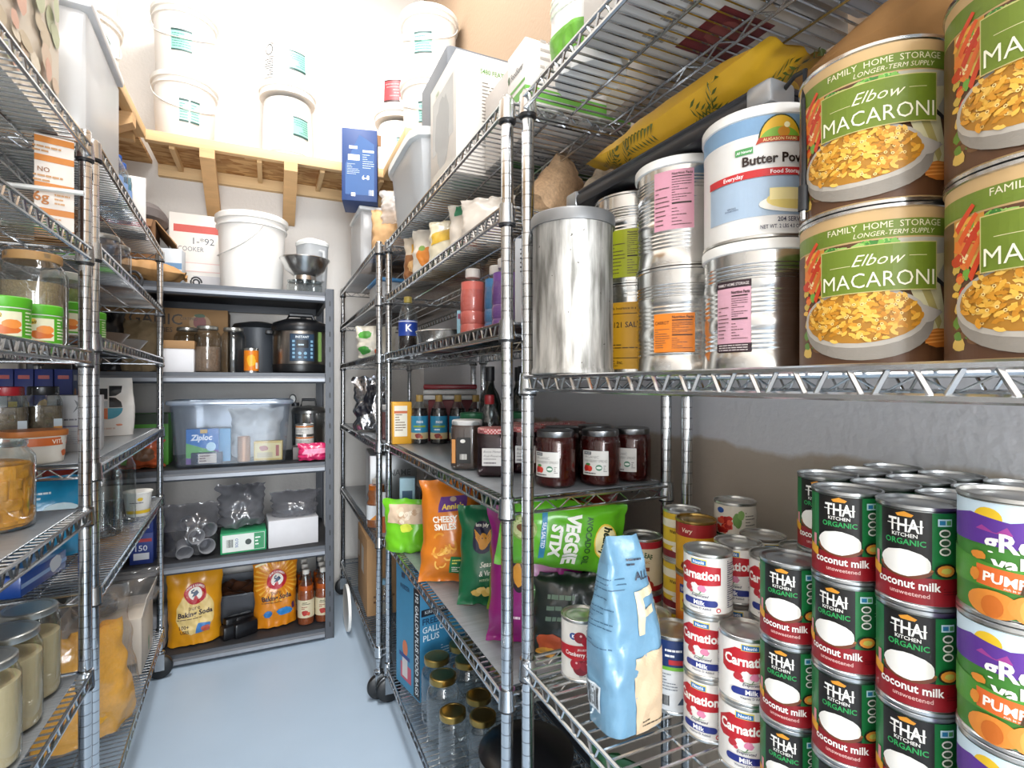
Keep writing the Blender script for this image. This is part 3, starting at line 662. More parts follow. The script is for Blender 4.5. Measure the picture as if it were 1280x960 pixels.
spawn('food_can', 'large white and blue butter powder can with red band', 'can', (XC, .564, zS+.182), lidded(can(C10[0], C10[1], butter, n=44), '#eceae6'), -40, 'large cans on the eye level shelf')
spawn('food_can', 'large steel can with orange carrot label', 'can', (XC, .728, zS), can10(patch('#de7d1f', 'CARROT', -.06, .008, .036, .1)), -34, 'large cans on the eye level shelf')
spawn('food_can', 'large steel can with pink nutrition label and white lid', 'can', (XC, .728, zS+.1785), lidded(can10(patch('#cf93a4', None, -.062, .004, .06, .158)), '#e9e8e4'), -32, 'large cans on the eye level shelf')
spawn('food_can', 'large yellow salt can under a lime labelled can', 'can', (.687, .889, zS), can10(salt, [(.15, .165, 2)]), -46, 'large cans on the eye level shelf')
spawn('food_can', 'large steel can with lime green nutrition label', 'can', (.687, .889, zS+.1785), can10(patch('#b3ba2c', None, -.045, .03, .012, .105)), -40, 'large cans on the eye level shelf')
# battered aluminium canister
def battered():
    m, N, L, b = newmat('battered_aluminium'); b.inputs['Metallic'].default_value = .85; b.inputs['Roughness'].default_value = .5
    tc = N.new('ShaderNodeTexCoord'); mp = N.new('ShaderNodeMapping'); mp.inputs['Scale'].default_value = (30, 30, 4); L.new(tc.outputs['Object'], mp.inputs[0])
    n = N.new('ShaderNodeTexNoise'); n.inputs['Scale'].default_value = 2; n.inputs['Detail'].default_value = 8; L.new(mp.outputs[0], n.inputs['Vector'])
    r = N.new('ShaderNodeValToRGB'); e = r.color_ramp.elements; e[0].position = .35; e[0].color = hx('#75736e')+(1,); e[1].position = .65; e[1].color = hx('#d3d1cc')+(1,); L.new(n.outputs[0], r.inputs[0])
    v = N.new('ShaderNodeTexNoise'); v.inputs['Scale'].default_value = 90; v.inputs['Detail'].default_value = 2; L.new(tc.outputs['Object'], v.inputs['Vector'])
    lt = N.new('ShaderNodeMath'); lt.operation = 'GREATER_THAN'; lt.inputs[1].default_value = .735; L.new(v.outputs[0], lt.inputs[0])
    mx = N.new('ShaderNodeMix'); mx.data_type = 'RGBA'; L.new(lt.outputs[0], mx.inputs[0]); L.new(r.outputs[0], mx.inputs[6]); mx.inputs[7].default_value = hx('#55504a')+(1,)
    L.new(mx.outputs[2], b.inputs['Base Color']); return m
BAT = battered()
b_ = MB().lathe([(.074, 0), (.0775, .0015), (.0775, .008), (.0755, .012), (.075, .27), (.077, .274), (.077, .282), (.075, .284)], 40, BAT)
l_ = MB().lathe([(.0795, .272), (.0795, .291), (.078, .294), (.05, .2965), (0, .298)], 40, P('#7e7f80', .45, .7)); l_.tube([(-.004, 0, .297), (-.004, 0, .312)], .0055, 10, TIN)
spawn('canister', 'tall dented aluminium canister with grey lid beside the salt can', 'canister', (.522, .862, zS+.001), [('body', b_.mesh('body')), ('lid', l_.mesh('lid'))])
# vacuum sealer and paper bags lying on the large cans
zc = zS+.3645
m = MB(); m.box(-.05, .05, -.25, .25, 0, .026, P('#1b1c20', .35), .008); m.box(-.046, .03, -.25, .25, .024, .036, P('#2a2b30', .3), .006)
e1, e2 = [MB().box(-.0525, .0, a, a+.041, 0, .034, P('#a4a6a8', .3, .6), .006) for a in (-.256, .215)]
cb = MB().tube([(-.02, -.25, .022), (-.03, -.275, .028), (-.045, -.3, .018), (-.066, -.312, -.03), (-.07, -.316, -.09), (-.072, -.317, -.12), (-.073, -.317, -.14)], .0032, 8, DARK).tube([(-.073, -.317, -.14), (-.0735, -.317, -.17)], .0062, 10, DARK).tube([(-.0735, -.317, -.17), (-.0735, -.317, -.181)], .0035, 8, CHROME)
spawn('vacuum_sealer', 'long black vacuum sealer with dangling cable on the large cans', 'appliance', (.655, .757, zc), [('body', m.mesh('body')), ('end_cap', e1.mesh('end_cap')), ('end_cap', e2.mesh('end_cap')), ('cable', cb.mesh('cable'))], 2)
def leaves(p, w, h):
    rr = random.Random(5)
    for k in range(12):
        x0 = rr.uniform(-.47, -.12)*w; t0 = h*(.05+k*.075); a = rr.uniform(.7, 2.6)
        for i in range(9):
            d = i*.009; x = x0+d*math.cos(a); t = t0+d*math.sin(a)
            for sg in (-1, 1):
                b = a+sg*.7; p.poly([(x, t), (x+.007*math.cos(b)-.0014*math.sin(b), t+.007*math.sin(b)+.0014*math.cos(b)), (x+.016*math.cos(b), t+.016*math.sin(b)), (x+.007*math.cos(b)+.0014*math.sin(b), t+.007*math.sin(b)-.0014*math.cos(b))], '#46511d'); p.o -= p.step*.9
RB = bag(.17, .46, .10, P('#c79a22', .5, 0, .06, 20, .1), 'pillow', 4, .004, leaves)
spawn('paper_bag', 'yellow rosemary print paper bag lying on the vacuum sealer', 'bag', (.70, .965, zc+.0365), RB, 0, None, rx=90)
KR = P('#a97d4b', .75, 0, .08, 14, .15)
spawn('paper_bag', 'crumpled brown paper bag above the top macaroni cans', 'bag', (.735, .17, zc-.004), bag(.2, .34, .1, KR, 'pillow', 8, .012), -8, None, rx=-90)
# ---------------------------------------------------------------- lower shelf of the near rack: stacks of small cans
zL = ZN[1]
THAI = can(.0365, .107, thai, P('#b9bbbb', .28, 1)); CARN = can(.0365, .097, carn); PUMP = can(.042, .113, pumpkin)
NAME4 = ['bottom', 'second lowest', 'third', 'top']
def stack(parts, h, x, y, n, rz, lab, cat, grp, shared=None, names=None):
    names = names or {1: ['single'], 2: ['lower', 'upper'], 3: ['bottom', 'middle', 'top'], 4: NAME4}[n]
    for k in range(n):
        spawn('food_can', shared[k] if shared else '%s can of %s' % (names[k], lab), cat, (x, y, zL+k*h), parts, rz+random.Random(x*91+y*37+k).uniform(-7, 7), grp)
stack(THAI, .1073, .640, .492, 3, -70, 'the front three-high coconut milk stack beside the evaporated milk', 'can', 'coconut milk cans')
stack(THAI, .1073, .640, .415, 4, -73, 'the middle front coconut milk stack, red green and black', 'can', 'coconut milk cans')
stack(THAI, .1073, .640, .338, 4, -78, 'the coconut milk stack next to the pumpkin cans', 'can', 'coconut milk cans')
stack(THAI, .1073, .716, .492, 4, -72, 'the coconut milk stack right behind the three-high stack', 'can', 'coconut milk cans')
hid = ['coconut milk can buried under others in the back rows']*3
for x in (.716, .792, .868):
    for y in (.26, .338, .415, .492):
        if (x, y) == (.716, .492): continue
        stack(THAI, .1073, x, y, 4, -70, '', 'can', 'coconut milk cans', hid+['lid of a coconut milk can, %s row from the aisle, %s from the camera' % ({.716: 'second', .792: 'third', .868: 'fourth'}[x], {.26: 'nearest', .338: 'second', .415: 'third', .492: 'farthest'}[y])])
for k, nm in enumerate(NAME4): spawn('food_can', '%s purple and green pumpkin can at the right edge' % nm, 'can', (.635, .252, zL+k*.1135), PUMP, -60, 'pumpkin cans')
stack(CARN, .0973, .640, .640, 3, -66, 'the leftmost evaporated milk stack, white with red band', 'can', 'evaporated milk cans')
stack(CARN, .0973, .640, .566, 2, -44, 'the two-high evaporated milk stack beside the coconut milk', 'can', 'evaporated milk cans')
stack(CARN, .0973, .717, .65, 3, -60, 'the evaporated milk stack behind the leftmost one', 'can', 'evaporated milk cans')
stack(CARN, .0973, .714, .575, 3, -66, 'the evaporated milk stack behind the two-high one', 'can', 'evaporated milk cans')
for y, w in ((.66, 'farther'), (.58, 'nearer')): stack(CARN, .0973, .788, y, 3, -24, 'the %s back row evaporated milk stack by the wall' % w, 'can', 'evaporated milk cans')
def cranb(p, r, h):
    wrap(p, r, h, '#e2dfd8'); p.ell(-.012, h-.03, .008, .0065, '#234a93'); p.text('K', -.012, h-.033, .006, '#fff', bold=.03)
    for i, (x, t, q) in enumerate([(.0, .084, .011), (.012, .077, .009), (.002, .028, .015), (.012, .032, .011), (-.008, .034, .01)]): p.ell(x, t, q, q*.95, ['#8e1526', '#a51d2f', '#7d1020', '#98182a', '#a51d2f'][i]); p.ell(x+.002, t+.003, q*.2, q*.2, '#e8b8b8', 8)
    p.poly([(-.05, .046), (-.01, .041), (.03, .044), (.05, .046), (.05, .066), (.01, .07), (-.05, .065)], '#b41a26'); p.text('JELLIED', .004, .06, .0035, '#f4e4e0', .02); p.text('Cranberry Sauce', .002, .049, .0075, '#fbf3ee', .06, bold=.02, rot=-.03)
    p.text('NET WT 14 OZ', .012, .012, .0028, '#555', .025)
spawn('food_can', 'white cranberry sauce can standing alone near the post', 'can', (.545, .868, zL), can(.0375, .115, cranb), -36)
def lucky(p, r, h):
    wrap(p, r, h, '#d9cdb0'); p.rect(-.128, h-.02, .128, h-.006, '#a8222c'); p.rect(-.128, .006, .128, .016, '#a8222c')
    p.text('LUCKY LEAF', -.004, h-.036, .0105, '#2f5a33', .058, bold=.03, wave=lambda x: .012*math.cos(x*40)-.012); p.blob(-.022, h-.042, .009, .007, '#d8752a', 2); p.text('ORGANIC', .002, h-.05, .0055, '#c08a3a', .034); p.rect(-.012, h-.066, .018, h-.058, '#8a4a2a'); p.text('Apple', .003, h-.064, .0048, '#f3ead8', .016)
    for i, (x, t, q) in enumerate([(-.012, .028, .012), (.006, .03, .013), (-.002, .016, .011), (.016, .018, .011), (-.02, .016, .009)]): p.ell(x, t, q, q*.95, ['#c7471f', '#b5331b', '#cf5a25', '#a92d18', '#c7471f'][i]); p.ell(x-.003, t+.003, q*.45, q*.4, '#e08a3a', 8)
LUCKY = can(.041, .114, lucky)
for k, w in enumerate(('lower', 'upper')): spawn('food_can', '%s can with apples and red bands behind the flour bag' % w, 'can', (.737, .925, zL+k*.1143), LUCKY, -44, 'apple filling cans')
def dog(p, r, h):
    wrap(p, r, h, '#d9a01d'); p.rect(-.112, h-.03, .112, h-.006, '#9c1d1f'); p.text('Very', -.012, h-.022, .008, '#f6e9d0', .02, shear=.2)
    p.blob(-.004, .05, .0075, .009, '#b98a4e', 3); p.ell(-.0105, .048, .003, .007, '#8c6230', 12); p.ell(.003, .048, .003, .007, '#8c6230', 12); p.ell(-.004, .046, .0042, .0036, '#dcbf90', 12); p.ell(-.004, .047, .0013, .001, '#241a14', 8); p.ell(-.0068, .0525, .001, .001, '#241a14', 6); p.ell(-.0012, .0525, .001, .001, '#241a14', 6)
    p.blob(-.004, .03, .009, .012, '#c79a5c', 4); p.blob(-.012, .016, .013, .008, '#7c2f1c', 5); p.blob(-.006, .018, .006, .004, '#a0482a', 6); p.lines(.02, .02, .04, .06, 10, '#7a5a10', .35, 3)
def orangecan(p, r, h):
    wrap(p, r, h, '#d9741c'); p.rect(-.026, .03, .002, .074, '#e0b52a'); p.rect(-.027, .064, .003, .08, '#243a86'); p.text('UNION', -.012, .068, .007, '#f3eddc', .024); p.blob(-.012, .048, .008, .009, '#a33a22', 2); p.lines(-.022, .033, -.002, .037, 1, '#7a2a10', .5)
    for i in range(8): p.blob(.008+.006*(i % 4), .014+.007*(i//4), .007, .005, ['#e8a13a', '#f0c067'][i % 2], i)
def chest(p, r, h):
    wrap(p, r, h, '#d8b62a'); p.rect(-.11, h-.034, .11, h-.018, '#e9e3cc'); p.rect(-.11, .006, .11, .02, '#7a1f28'); p.text('Water Chestnuts', .006, h-.045, .0065, '#4a2412', .05, bold=.02); p.rect(-.11, .03, .11, .038, '#e9e3cc'); p.blob(0, .024, .014, .007, '#efe6cf', 1); p.blob(.012, .052, .008, .005, '#a33', 2)
DOG, ORC, CHE = can(.036, .1, dog, P('#b99a5a', .3, 1)), can(.036, .1, orangecan), can(.036, .1, chest)
for parts, k, lab in ((CHE, 0, 'yellow'), ): pass
for k, w in enumerate(('bottom', 'middle', 'top')): spawn('food_can', '%s yellow water chestnut can beside the dog picture can' % w, 'can', (.769, .84, zL+k*.1003), CHE, -52, 'water chestnut cans')
spawn('food_can', 'green can at the bottom below the orange can', 'can', (.738, .768, zL), can(.036, .1, lambda p, r, h: (wrap(p, r, h, '#2c6a3c'), p.rect(-.11, .05, .11, .07, '#d8d2bc'))), -25)
spawn('food_can', 'orange can with blue and yellow square below the dog picture can', 'can', (.738, .768, zL+.1003), ORC, -52)
spawn('food_can', 'yellow can with a dog picture and red top band', 'can', (.738, .768, zL+.2006), DOG, -50)
def diced(p, r, h):
    wrap(p, r, h, '#ddd6c8'); p.ell(-.018, h-.016, .0075, .0055, '#2650a0'); rr = random.Random(2)
    for i in range(26): p.blob(-.012+rr.uniform(-.013, .013), .068+rr.uniform(-.018, .014), .0055, .005, rr.choice(['#c2271f', '#d43a2a', '#a81c18', '#dd5a42']), i, 8, .25); p.o -= p.step*.9
    p.blob(.014, .078, .008, .014, '#6f9a52', 3); p.blob(.02, .088, .006, .009, '#86ad62', 5); p.rect(-.045, .03, .022, .05, '#1f5a36'); p.text('Diced', -.01, .034, .0125, '#f3efe4', .04, bold=.02); p.text('TOMATOES', -.008, .0305, .003, '#f3efe4', .03)
    for i in range(8): p.blob(-.03+i*.007, .018, .006, .006, ['#c2271f', '#a81c18'][i % 2], i+40); p.o -= p.step*.9
    p.lines(.028, .015, .05, .095, 14, '#77706a', .35, 4)
DIC = can(.0375, .11, diced)
for k, w in enumerate(('bottom', 'middle', 'top')): spawn('food_can', '%s diced tomato can by the wall' % w, 'can', (.822, .752, zL+k*.1103), DIC, -62, 'diced tomato cans')
def redcan(p, r, h):
    wrap(p, r, h, '#9c1626'); p.ell(.0, .075, .016, .018, '#d9c3bc', 20); p.ell(.0, .075, .0135, .0155, '#a81a2c', 20); p.text('Cherry', .002, .07, .011, '#f4e6e2', .034, shear=.3, bold=.02)
    for i in range(9): rr = random.Random(i); p.blob(rr.uniform(-.03, .035), rr.uniform(.02, .1), .0045, .003, '#7f9a3a', i)
    p.text('0g 99%', .012, .02, .006, '#f0d8d4', .024); p.text('pie filling', .006, .03, .004, '#f0d8d4', .03)
spawn('food_can', 'dark red cherry can right behind the blue flour bag', 'can', (.662, .81, zL), can(.039, .118, redcan), -58)
def bluetin(p, r, h):
    wrap(p, r, h, '#d7d9da'); p.rect(-.126, h-.05, .126, h-.006, '#1f3568'); p.rect(-.126, h-.056, .126, h-.05, '#6fae3a'); p.lines(-.02, h-.036, .022, h-.018, 2, '#e6e8ea', .4); p.rect(-.014, h-.046, .02, h-.038, '#b3262e'); p.lines(-.03, .04, .0, .07, 6, '#7a8088', .35); p.bars(-.03, .015, -.012, .032); p.poly([(.0, .018), (.008, .03), (.016, .018)], '#46546a')
spawn('food_can', 'blue and white tin with green stripe left of the evaporated milk', 'can', (.640, .722, zL), can(.040, .13, bluetin), -30)
# blue flour bag
def flourprint(p, w, h):
    p.poly([(-.012, .0), (.05, .004), (.052, .125), (-.012, .118)], '#cdb596'); p.lines(.0, .008, .045, .02, 2, '#4a4034', .4, 3)
    for pts in ([(0, .15), (0, .215), (.012, .217), (.012, .15)], [(.012, .205), (.012, .217), (.042, .222), (.042, .21)], [(.012, .178), (.012, .189), (.032, .193), (.032, .182)], [(.046, .155), (.046, .222), (.055, .223), (.055, .156)]): p.poly(pts, '#d8c4a4')
    p.text('ALL', .02, .232, .012, '#3a3f4c', .04, shear=.2); p.lines(-.005, .252, .035, .268, 2, '#3a3f4c', .4)
def flourside(w, h):
    pass
FB = P('#6c95b0', .3, 0, .1, 14, .7, coat=.3, bscale=22)
def flourleft(p, w, h):
    p.lines(-.035, .13, .03, .24, 15, '#3f5f78', .22, 6); p.rect(-.036, .03, .012, .07, '#c9d3da'); p.bars(-.034, .034, .01, .067)
spawn('flour_bag', 'light blue flour bag with clear window at the shelf edge', 'bag', (.532, .712, zL+.002), block_bag(.108, .30, .085, FB, 11, .009, flourprint, flourleft), 2, rx=-2)
# ---------------------------------------------------------------- things on top of the near rack and below
zT = ZN[3]
spawn('storage_tote', 'grey white tote seen through the top wire shelf', 'tote', (.68, .34, zT), [('tub', MB().box(-.19, .19, -.2, .2, 0, .24, P('#b9babf', .4), .02).mesh('tub')), ('lid', MB().box(-.2, .2, -.21, .21, .24, .262, P('#c8c9cd', .4), .006).mesh('lid'))])
spawn('storage_tote', 'dark grey tote at the near end of the top wire shelf', 'tote', (.68, -.06, zT), [('tub', MB().box(-.19, .19, -.16, .16, 0, .24, P('#6d7076', .4), .02).mesh('tub')), ('lid', MB().box(-.2, .2, -.17, .17, .24, .262, P('#7d8086', .4), .006).mesh('lid'))])
def redprint(p, w, h): p.rect(-.05, -.04, .06, .07, '#6e2a2e'); p.blob(.0, .02, .03, .03, '#8e4a44', 3); p.lines(-.12, -.06, -.06, .06, 8, '#8a8682', .35)
bx_ = carton(.39, .2, .16, '#c3bfba', [('f', lambda p, w, h: (p.rect(-.05, .02, .12, .13, '#6e2a2e'), p.rect(-.14, .04, -.06, .12, '#b9b4ae'), p.lines(-.14, .135, .1, .15, 1, '#8a8682', .4)))])
up_ = Print(lambda a, t, o: (a, -t, -o), 1, .0002, .0002); redprint(up_, .39, .2)
spawn('snack_box', 'white box with dark red print on the top wire shelf', 'box', (.68, .665, zT+.001), bx_[:1]+[('print', up_.mesh('print'))], 0)
spawn('carton', 'pale carton by the wall at the far end of the top wire shelf', 'box', (.77, .865, zT+.001), carton(.22, .17, .2, '#b4aca6'), 0)
spawn('paper_towel_pack', 'white pack with green band at the post on the top wire shelf', 'pack', (.555, .85, zT), bag(.16, .3, .15, P('#e6e6e4', .3, 0, .03, 20, coat=.3), 'gus', 3, .004, lambda p, w, h: (p.rect(-w*.45, .03, w*.45, .07, '#6cae3c'), p.lines(-.05, .1, .05, .16, 4, '#c9d8c0', .4))), -75)
spawn('green_bag', 'dark green bag on the bottom shelf under the flour bag', 'bag', (.66, .80, ZN[0]), bag(.26, .36, .16, P('#1e4a2a', .3, 0, .15, 12, .1), 'gus', 5, .01), -60)
spawn('black_bag', 'black bag on the bottom shelf under the stacked cans', 'bag', (.62, .55, ZN[0]), bag(.3, .3, .18, P('#17181a', .3, 0, .15, 12, .1), 'gus', 6, .012), -60)
# ================================================================ middle and far racks on the right
z2 = ZM[2]+LT; z1 = ZM[1]+LT; z0 = ZM[0]
JAM = P('#3d0f0e', .25, 0, .3, 60, .2, bscale=120); JAMD = P('#1e080e', .2, 0, .2, 40); BROWN = P('#3f2416', .3, 0, .3, 50)
GOLDL = P('#a58a4e', .3, 1, .06, 40)
def spread(p, r, h):
    p.rect(-.03, .026, .034, .082, '#d5d2cc'); p.rect(-.026, .073, -.006, .08, '#26282c'); p.text('KIRKLAND', -.016, .075, .0035, '#d8d8d8', .017); p.text('ORGANIC', -.008, .065, .0062, '#5c5652', .04, bold=-.01); p.text('STRAWBERRY SPREAD', .002, .056, .0062, '#5c5652', .058, bold=-.01)
    for i, (x, t, q) in enumerate([(-.016, .044, .0075), (-.01, .041, .007), (-.019, .04, .006)]): p.blob(x, t, q, q, ['#b8281f', '#c93a2a', '#a81f1a'][i], i)
    p.blob(-.014, .051, .006, .003, '#3f7a3a', 4); p.ell(.012, .044, .0075, .007, '#4c7f63', 14); p.ell(.012, .044, .006, .0028, '#dfe4da', 10); p.lines(.022, .034, .031, .05, 4, '#6a6560', .4); p.lines(-.024, .028, .02, .033, 1, '#4c4845', .5)
SPR = jar(.0475, .128, .04, CLEAR('#e9d9d4', .05, .5), JAM, .9, P('#8c8d8e', .3, 1), .014, .0425, .84, spread, n=32)
for (x, y, lab, rz) in [(.605, 1.075, 'nearest left organic strawberry spread jar, partly behind the post', -42), (.712, 1.05, 'organic strawberry spread jar in the middle of the front row', -34), (.812, 1.062, 'organic strawberry spread jar nearest the wall', -46), (.668, 1.155, 'organic strawberry spread jar behind the gap of the front row', -48)]:
    spawn('spread_jar', lab, 'jar', (x, y, z2), SPR, rz-18, 'strawberry spread jars')
spawn('spread_jar', 'organic strawberry spread jar in the second row near the wall', 'jar', (.772, 1.165, z2), SPR, -48, 'strawberry spread jars')
def ging():
    m, N, L, b = newmat('red_gingham'); tc = N.new('ShaderNodeTexCoord'); c = N.new('ShaderNodeTexChecker'); c.inputs['Scale'].default_value = 230; c.inputs[1].default_value = hx('#b3383c')+(1,); c.inputs[2].default_value = hx('#e0b9b3')+(1,); L.new(tc.outputs['Object'], c.inputs[0]); L.new(c.outputs[0], b.inputs['Base Color']); b.inputs['Roughness'].default_value = .4; return m
GING = ging()
def jamlab(p, r, h):
    p.rect(-.026, .03, .03, .074, '#cfcdcb'); p.text('Bonne Maman', .0, .063, .0055, '#2b2430', .046, shear=.35, bold=-.005); p.text('Fruit Preserves', .002, .052, .0055, '#2b2430', .05, shear=.35, bold=-.005); p.lines(-.022, .045, .026, .049, 1, '#4a4450', .4); p.lines(-.022, .034, .026, .04, 1, '#4a4450', .5)
BM = jar(.043, .122, .037, CLEAR('#e4d8dc', .03, .3), JAMD, .9, GING, .013, .0415, .84, jamlab, sq=4, n=32)
for (x, y, lab) in [(.528, 1.262, 'dark jam jar with red gingham lid in front, cream label'), (.626, 1.275, 'gingham lid jam jar behind the chrome posts'), (.645, 1.378, 'gingham lid jam jar in the second row'), (.717, 1.255, 'gingham lid jam jar behind the spread jars')]:
    spawn('jam_jar', lab, 'jar', (x, y, z2), BM, -28, 'gingham lid jam jars')
for i, (x, y) in enumerate([(.735, 1.348), (.806, 1.268), (.822, 1.362)]): spawn('jam_jar', 'gingham lid jam jar in the back row, %s' % ('left of the two by the wall', 'nearest the spread jars by the wall', 'farthest one by the wall')[i], 'jar', (x, y, z2), BM, -28, 'gingham lid jam jars')
spawn('nut_butter_jar', 'brown spread jar with white lid and dark label', 'jar', (.502, 1.395, z2), jar(.043, .135, .037, None, BROWN, .9, P('#c9c7c4', .4), .013, .041, .85, lambda p, r, h: (p.rect(-.02, .02, .018, .09, '#191918'), p.ell(-.004, .08, .007, .005, '#d8d6d0'), p.bars(-.012, .03, .008, .045, '#d8d6d0'), p.rect(-.034, .02, -.024, .085, '#b57a3c')), sq=4), -30)
spawn('jam_jar', 'small dark jar with purple lid between two larger jars', 'jar', (.577, 1.338, z2), jar(.026, .075, .022, None, JAMD, .85, P('#6d4058', .4), .012, .025, .85), 0)
for (x, y, lab) in [(.545, 1.475, 'jar with green lid behind the brown spread jar'), (.70, 1.455, 'jar with green lid behind the jam jars')]:
    spawn('sauce_jar', lab, 'jar', (x, y, z2), jar(.036, .15, .03, None, P('#2a1d14', .3), .85, P('#1f5a3a', .4), .018, .034, .84), 0, 'green lid jars')
# bottles
SYR = [(.0, 0), (.03, 0), (.0335, .004), (.0335, .115), (.031, .13), (.02, .152), (.0135, .165), (.0125, .19)]
DLQ = P('#160b0c', .15)
def cyanlab(p, r, h): wrap(p, r, h, '#2f86ac', .045, .11); wrap(p, r, h, '#c9b990', .02, .045); p.text('nos', .006, .083, .013, '#e9f3f4', .042, bold=.02); p.rect(-.02, .066, .03, .073, '#8fae3a'); p.lines(-.014, .052, .02, .062, 1, '#e9f3f4', .5); p.blob(0, .033, .013, .01, '#8a2f2a', 2); p.blob(.012, .028, .006, .006, '#c8623a', 3)
CY = bottle(.0335, SYR, DLQ, .14, None, '#a88a4c', .0135, .024, cyanlab)
for i, (x, y) in enumerate([(.54, 2.055), (.609, 2.02), (.676, 1.985)]): spawn('syrup_bottle', '%s of three dark syrup bottles with bright blue labels' % ('leftmost', 'middle', 'rightmost')[i], 'bottle', (x, y, z2), CY, face(x, y)-8, 'blue label syrup bottles')
for i, (x, y) in enumerate([(.735, 1.94), (.765, 1.86)]): spawn('syrup_bottle', 'gold capped dark bottle %s behind the brown spread jar' % ('left', 'right')[i], 'bottle', (x, y, z2), CY, face(x, y)+100, 'blue label syrup bottles')
spawn('tea_carton', 'yellow carton standing left of the blue label bottles', 'carton', (.474, 2.085, z2), carton(.075, .05, .165, '#d59a1d', [('f', lambda p, w, h: (p.rect(-.03, .03, .02, .15, '#ddd6c4'), p.lines(-.026, .05, .014, .12, 7, '#6a4a30', .4), p.rect(-.03, .12, .02, .13, '#c05a22')))]), face(.474, 2.085)+8)
WN = [(0, 0), (.034, 0), (.037, .005), (.037, .17), (.03, .2), (.016, .225), (.0135, .24), (.0135, .29)]
DG = P('#0f1511', .12, 0, .1, 30, coat=.5)
for (x, y, c, lab) in [(.655, 1.60, '#16161a', 'tall dark wine bottle behind the gingham jars'), (.77, 1.62, '#101014', 'black wine bottle near the wall'), (.735, 1.52, '#141416', 'dark oil bottle between the wine bottles')]:
    m = MB().lathe(WN, 24, DG); cp = MB().lathe([(.0145, .245), (.0155, .247), (.0155, .292), (0, .293)], 18, P(c, .4)); spawn('wine_bottle', lab, 'bottle', (x, y, z2), [('bottle', m.mesh('bottle')), ('cap', cp.mesh('cap'))], 0, 'dark bottles')
spawn('vinegar_bottle', 'clear bottle with red cap behind the front jam jar', 'bottle', (.60, 1.47, z2), bottle(.033, [(0, 0), (.03, 0), (.033, .004), (.033, .12), (.026, .15), (.014, .175), (.012, .2)], P('#201414', .2), .12, None, '#8f1f24', .014, .025))
for k, (c, w) in enumerate([('#c9c8c6', 'bottom'), ('#b8b6b4', 'middle'), ('#7a1420', 'top')]):
    spawn('serving_tray', '%s flat tray of the stack behind the blue label bottles' % w if k < 2 else 'dark red tray on top of the stack behind the bottles', 'tray', (.70, 2.03, z2+.21+k*.026) if 0 else (.69, 2.12, z2+.17+k*.022), MB().box(-.11, .11, -.045, .045, 0, .02, P(c, .35), .006).mesh('tray'), -20, 'stacked trays')
spawn('red_tin', 'dark red box under the stacked trays', 'box', (.70, 2.12, z2), carton(.2, .07, .168, '#6d1a22'), -20)
# chip bags
def annie(p, w, h):
    p.poly([(-.04, .215), (.05, .222), (.056, .268), (-.036, .262)], '#5a2a78'); p.text("Annie's", .008, .226, .0165, '#e8c64a', .072, bold=.03, rot=.07); p.ell(.006, .256, .011, .008, '#b9a08a', 14)
    p.text('CHEESY', -.018, .186, .018, '#f6efe0', .085, bold=.03, rot=.05); p.text('SMILES', -.02, .163, .018, '#f6efe0', .085, bold=.03, rot=.05)
    for i in range(13):
        rr = random.Random(i+3); x = rr.uniform(-.06, .03); t = rr.uniform(.05, .135); a = rr.uniform(0, 6.3); R = rr.uniform(.016, .026)
        p.poly([(x+R*math.cos(a+k*.3), t+R*math.sin(a+k*.3)) for k in range(8)]+[(x+R*.68*math.cos(a+k*.3), t+R*.68*math.sin(a+k*.3)) for k in range(7, -1, -1)], ['#e9a83c', '#efbb5a', '#d98f2a'][i % 3]); p.o -= p.step*.9
    p.poly([(-.004, .03), (.062, .026), (.066, .078), (.0, .082)], '#1c7a46'); p.lines(.006, .055, .056, .074, 2, '#e6e26a', .45); p.lines(.006, .032, .058, .05, 3, '#f0efe2', .45)
ANN = bag(.205, .315, .10, gloss('#cf741c'), 'pillow', 2, .0055, annie)
spawn('snack_bag', 'orange cheese puff bag with purple logo panel', 'bag', (.522, 1.60, z1), ANN, -20, 'snack bags', rx=-9)
spawn('snack_bag', 'second orange snack bag behind the front orange bag', 'bag', (.615, 1.70, z1), bag(.17, .29, .08, gloss('#c8701d'), 'pillow', 12, .005), -45, 'snack bags', rx=-9)
def seasalt(p, w, h):
    p.ell(-.012, .19, .034, .044, '#1d1838', 24); p.text("late july", -.012, .219, .009, '#e8e4da', .042, bold=.03)
    p.blob(-.012, .18, .015, .022, '#d8932a', 3, 20, .06)
    for sg in (-1, 1):
        for k in range(4): p.poly([(-.012+sg*.012, .17+k*.007), (-.012+sg*.028, .19+k*.006), (-.012+sg*.026, .194+k*.006), (-.012+sg*.012, .175+k*.007)], '#d8932a')
    p.ell(-.017, .188, .002, .002, '#1d1838', 8); p.ell(-.007, .188, .002, .002, '#1d1838', 8)
    p.text('Seasalt', .012, .112, .015, '#eef0e4', .062, shear=.35, rot=.12); p.text('& Vinegar', .014, .09, .013, '#eef0e4', .07, shear=.35, rot=.12); p.text('POTATO CHIPS', .004, .074, .006, '#cfe0b8', .05, rot=.1)
    p.poly([(.045, .135), (.057, .147), (.069, .135), (.057, .123)], '#cfe3d4'); p.poly([(.048, .135), (.057, .144), (.066, .135), (.057, .126)], '#1d7a4c')
    for i in range(6): p.blob(-.03+i*.014, .04+.008*(i % 2), .014, .01, ['#d9b45e', '#e6c67a'][i % 2], i)
spawn('snack_bag', 'dark green sea salt chip bag with orange emblem', 'bag', (.56, 1.39, z1), bag(.17, .275, .09, gloss('#12633c'), 'pillow', 5, .0055, seasalt), -24, 'snack bags', rx=-7)
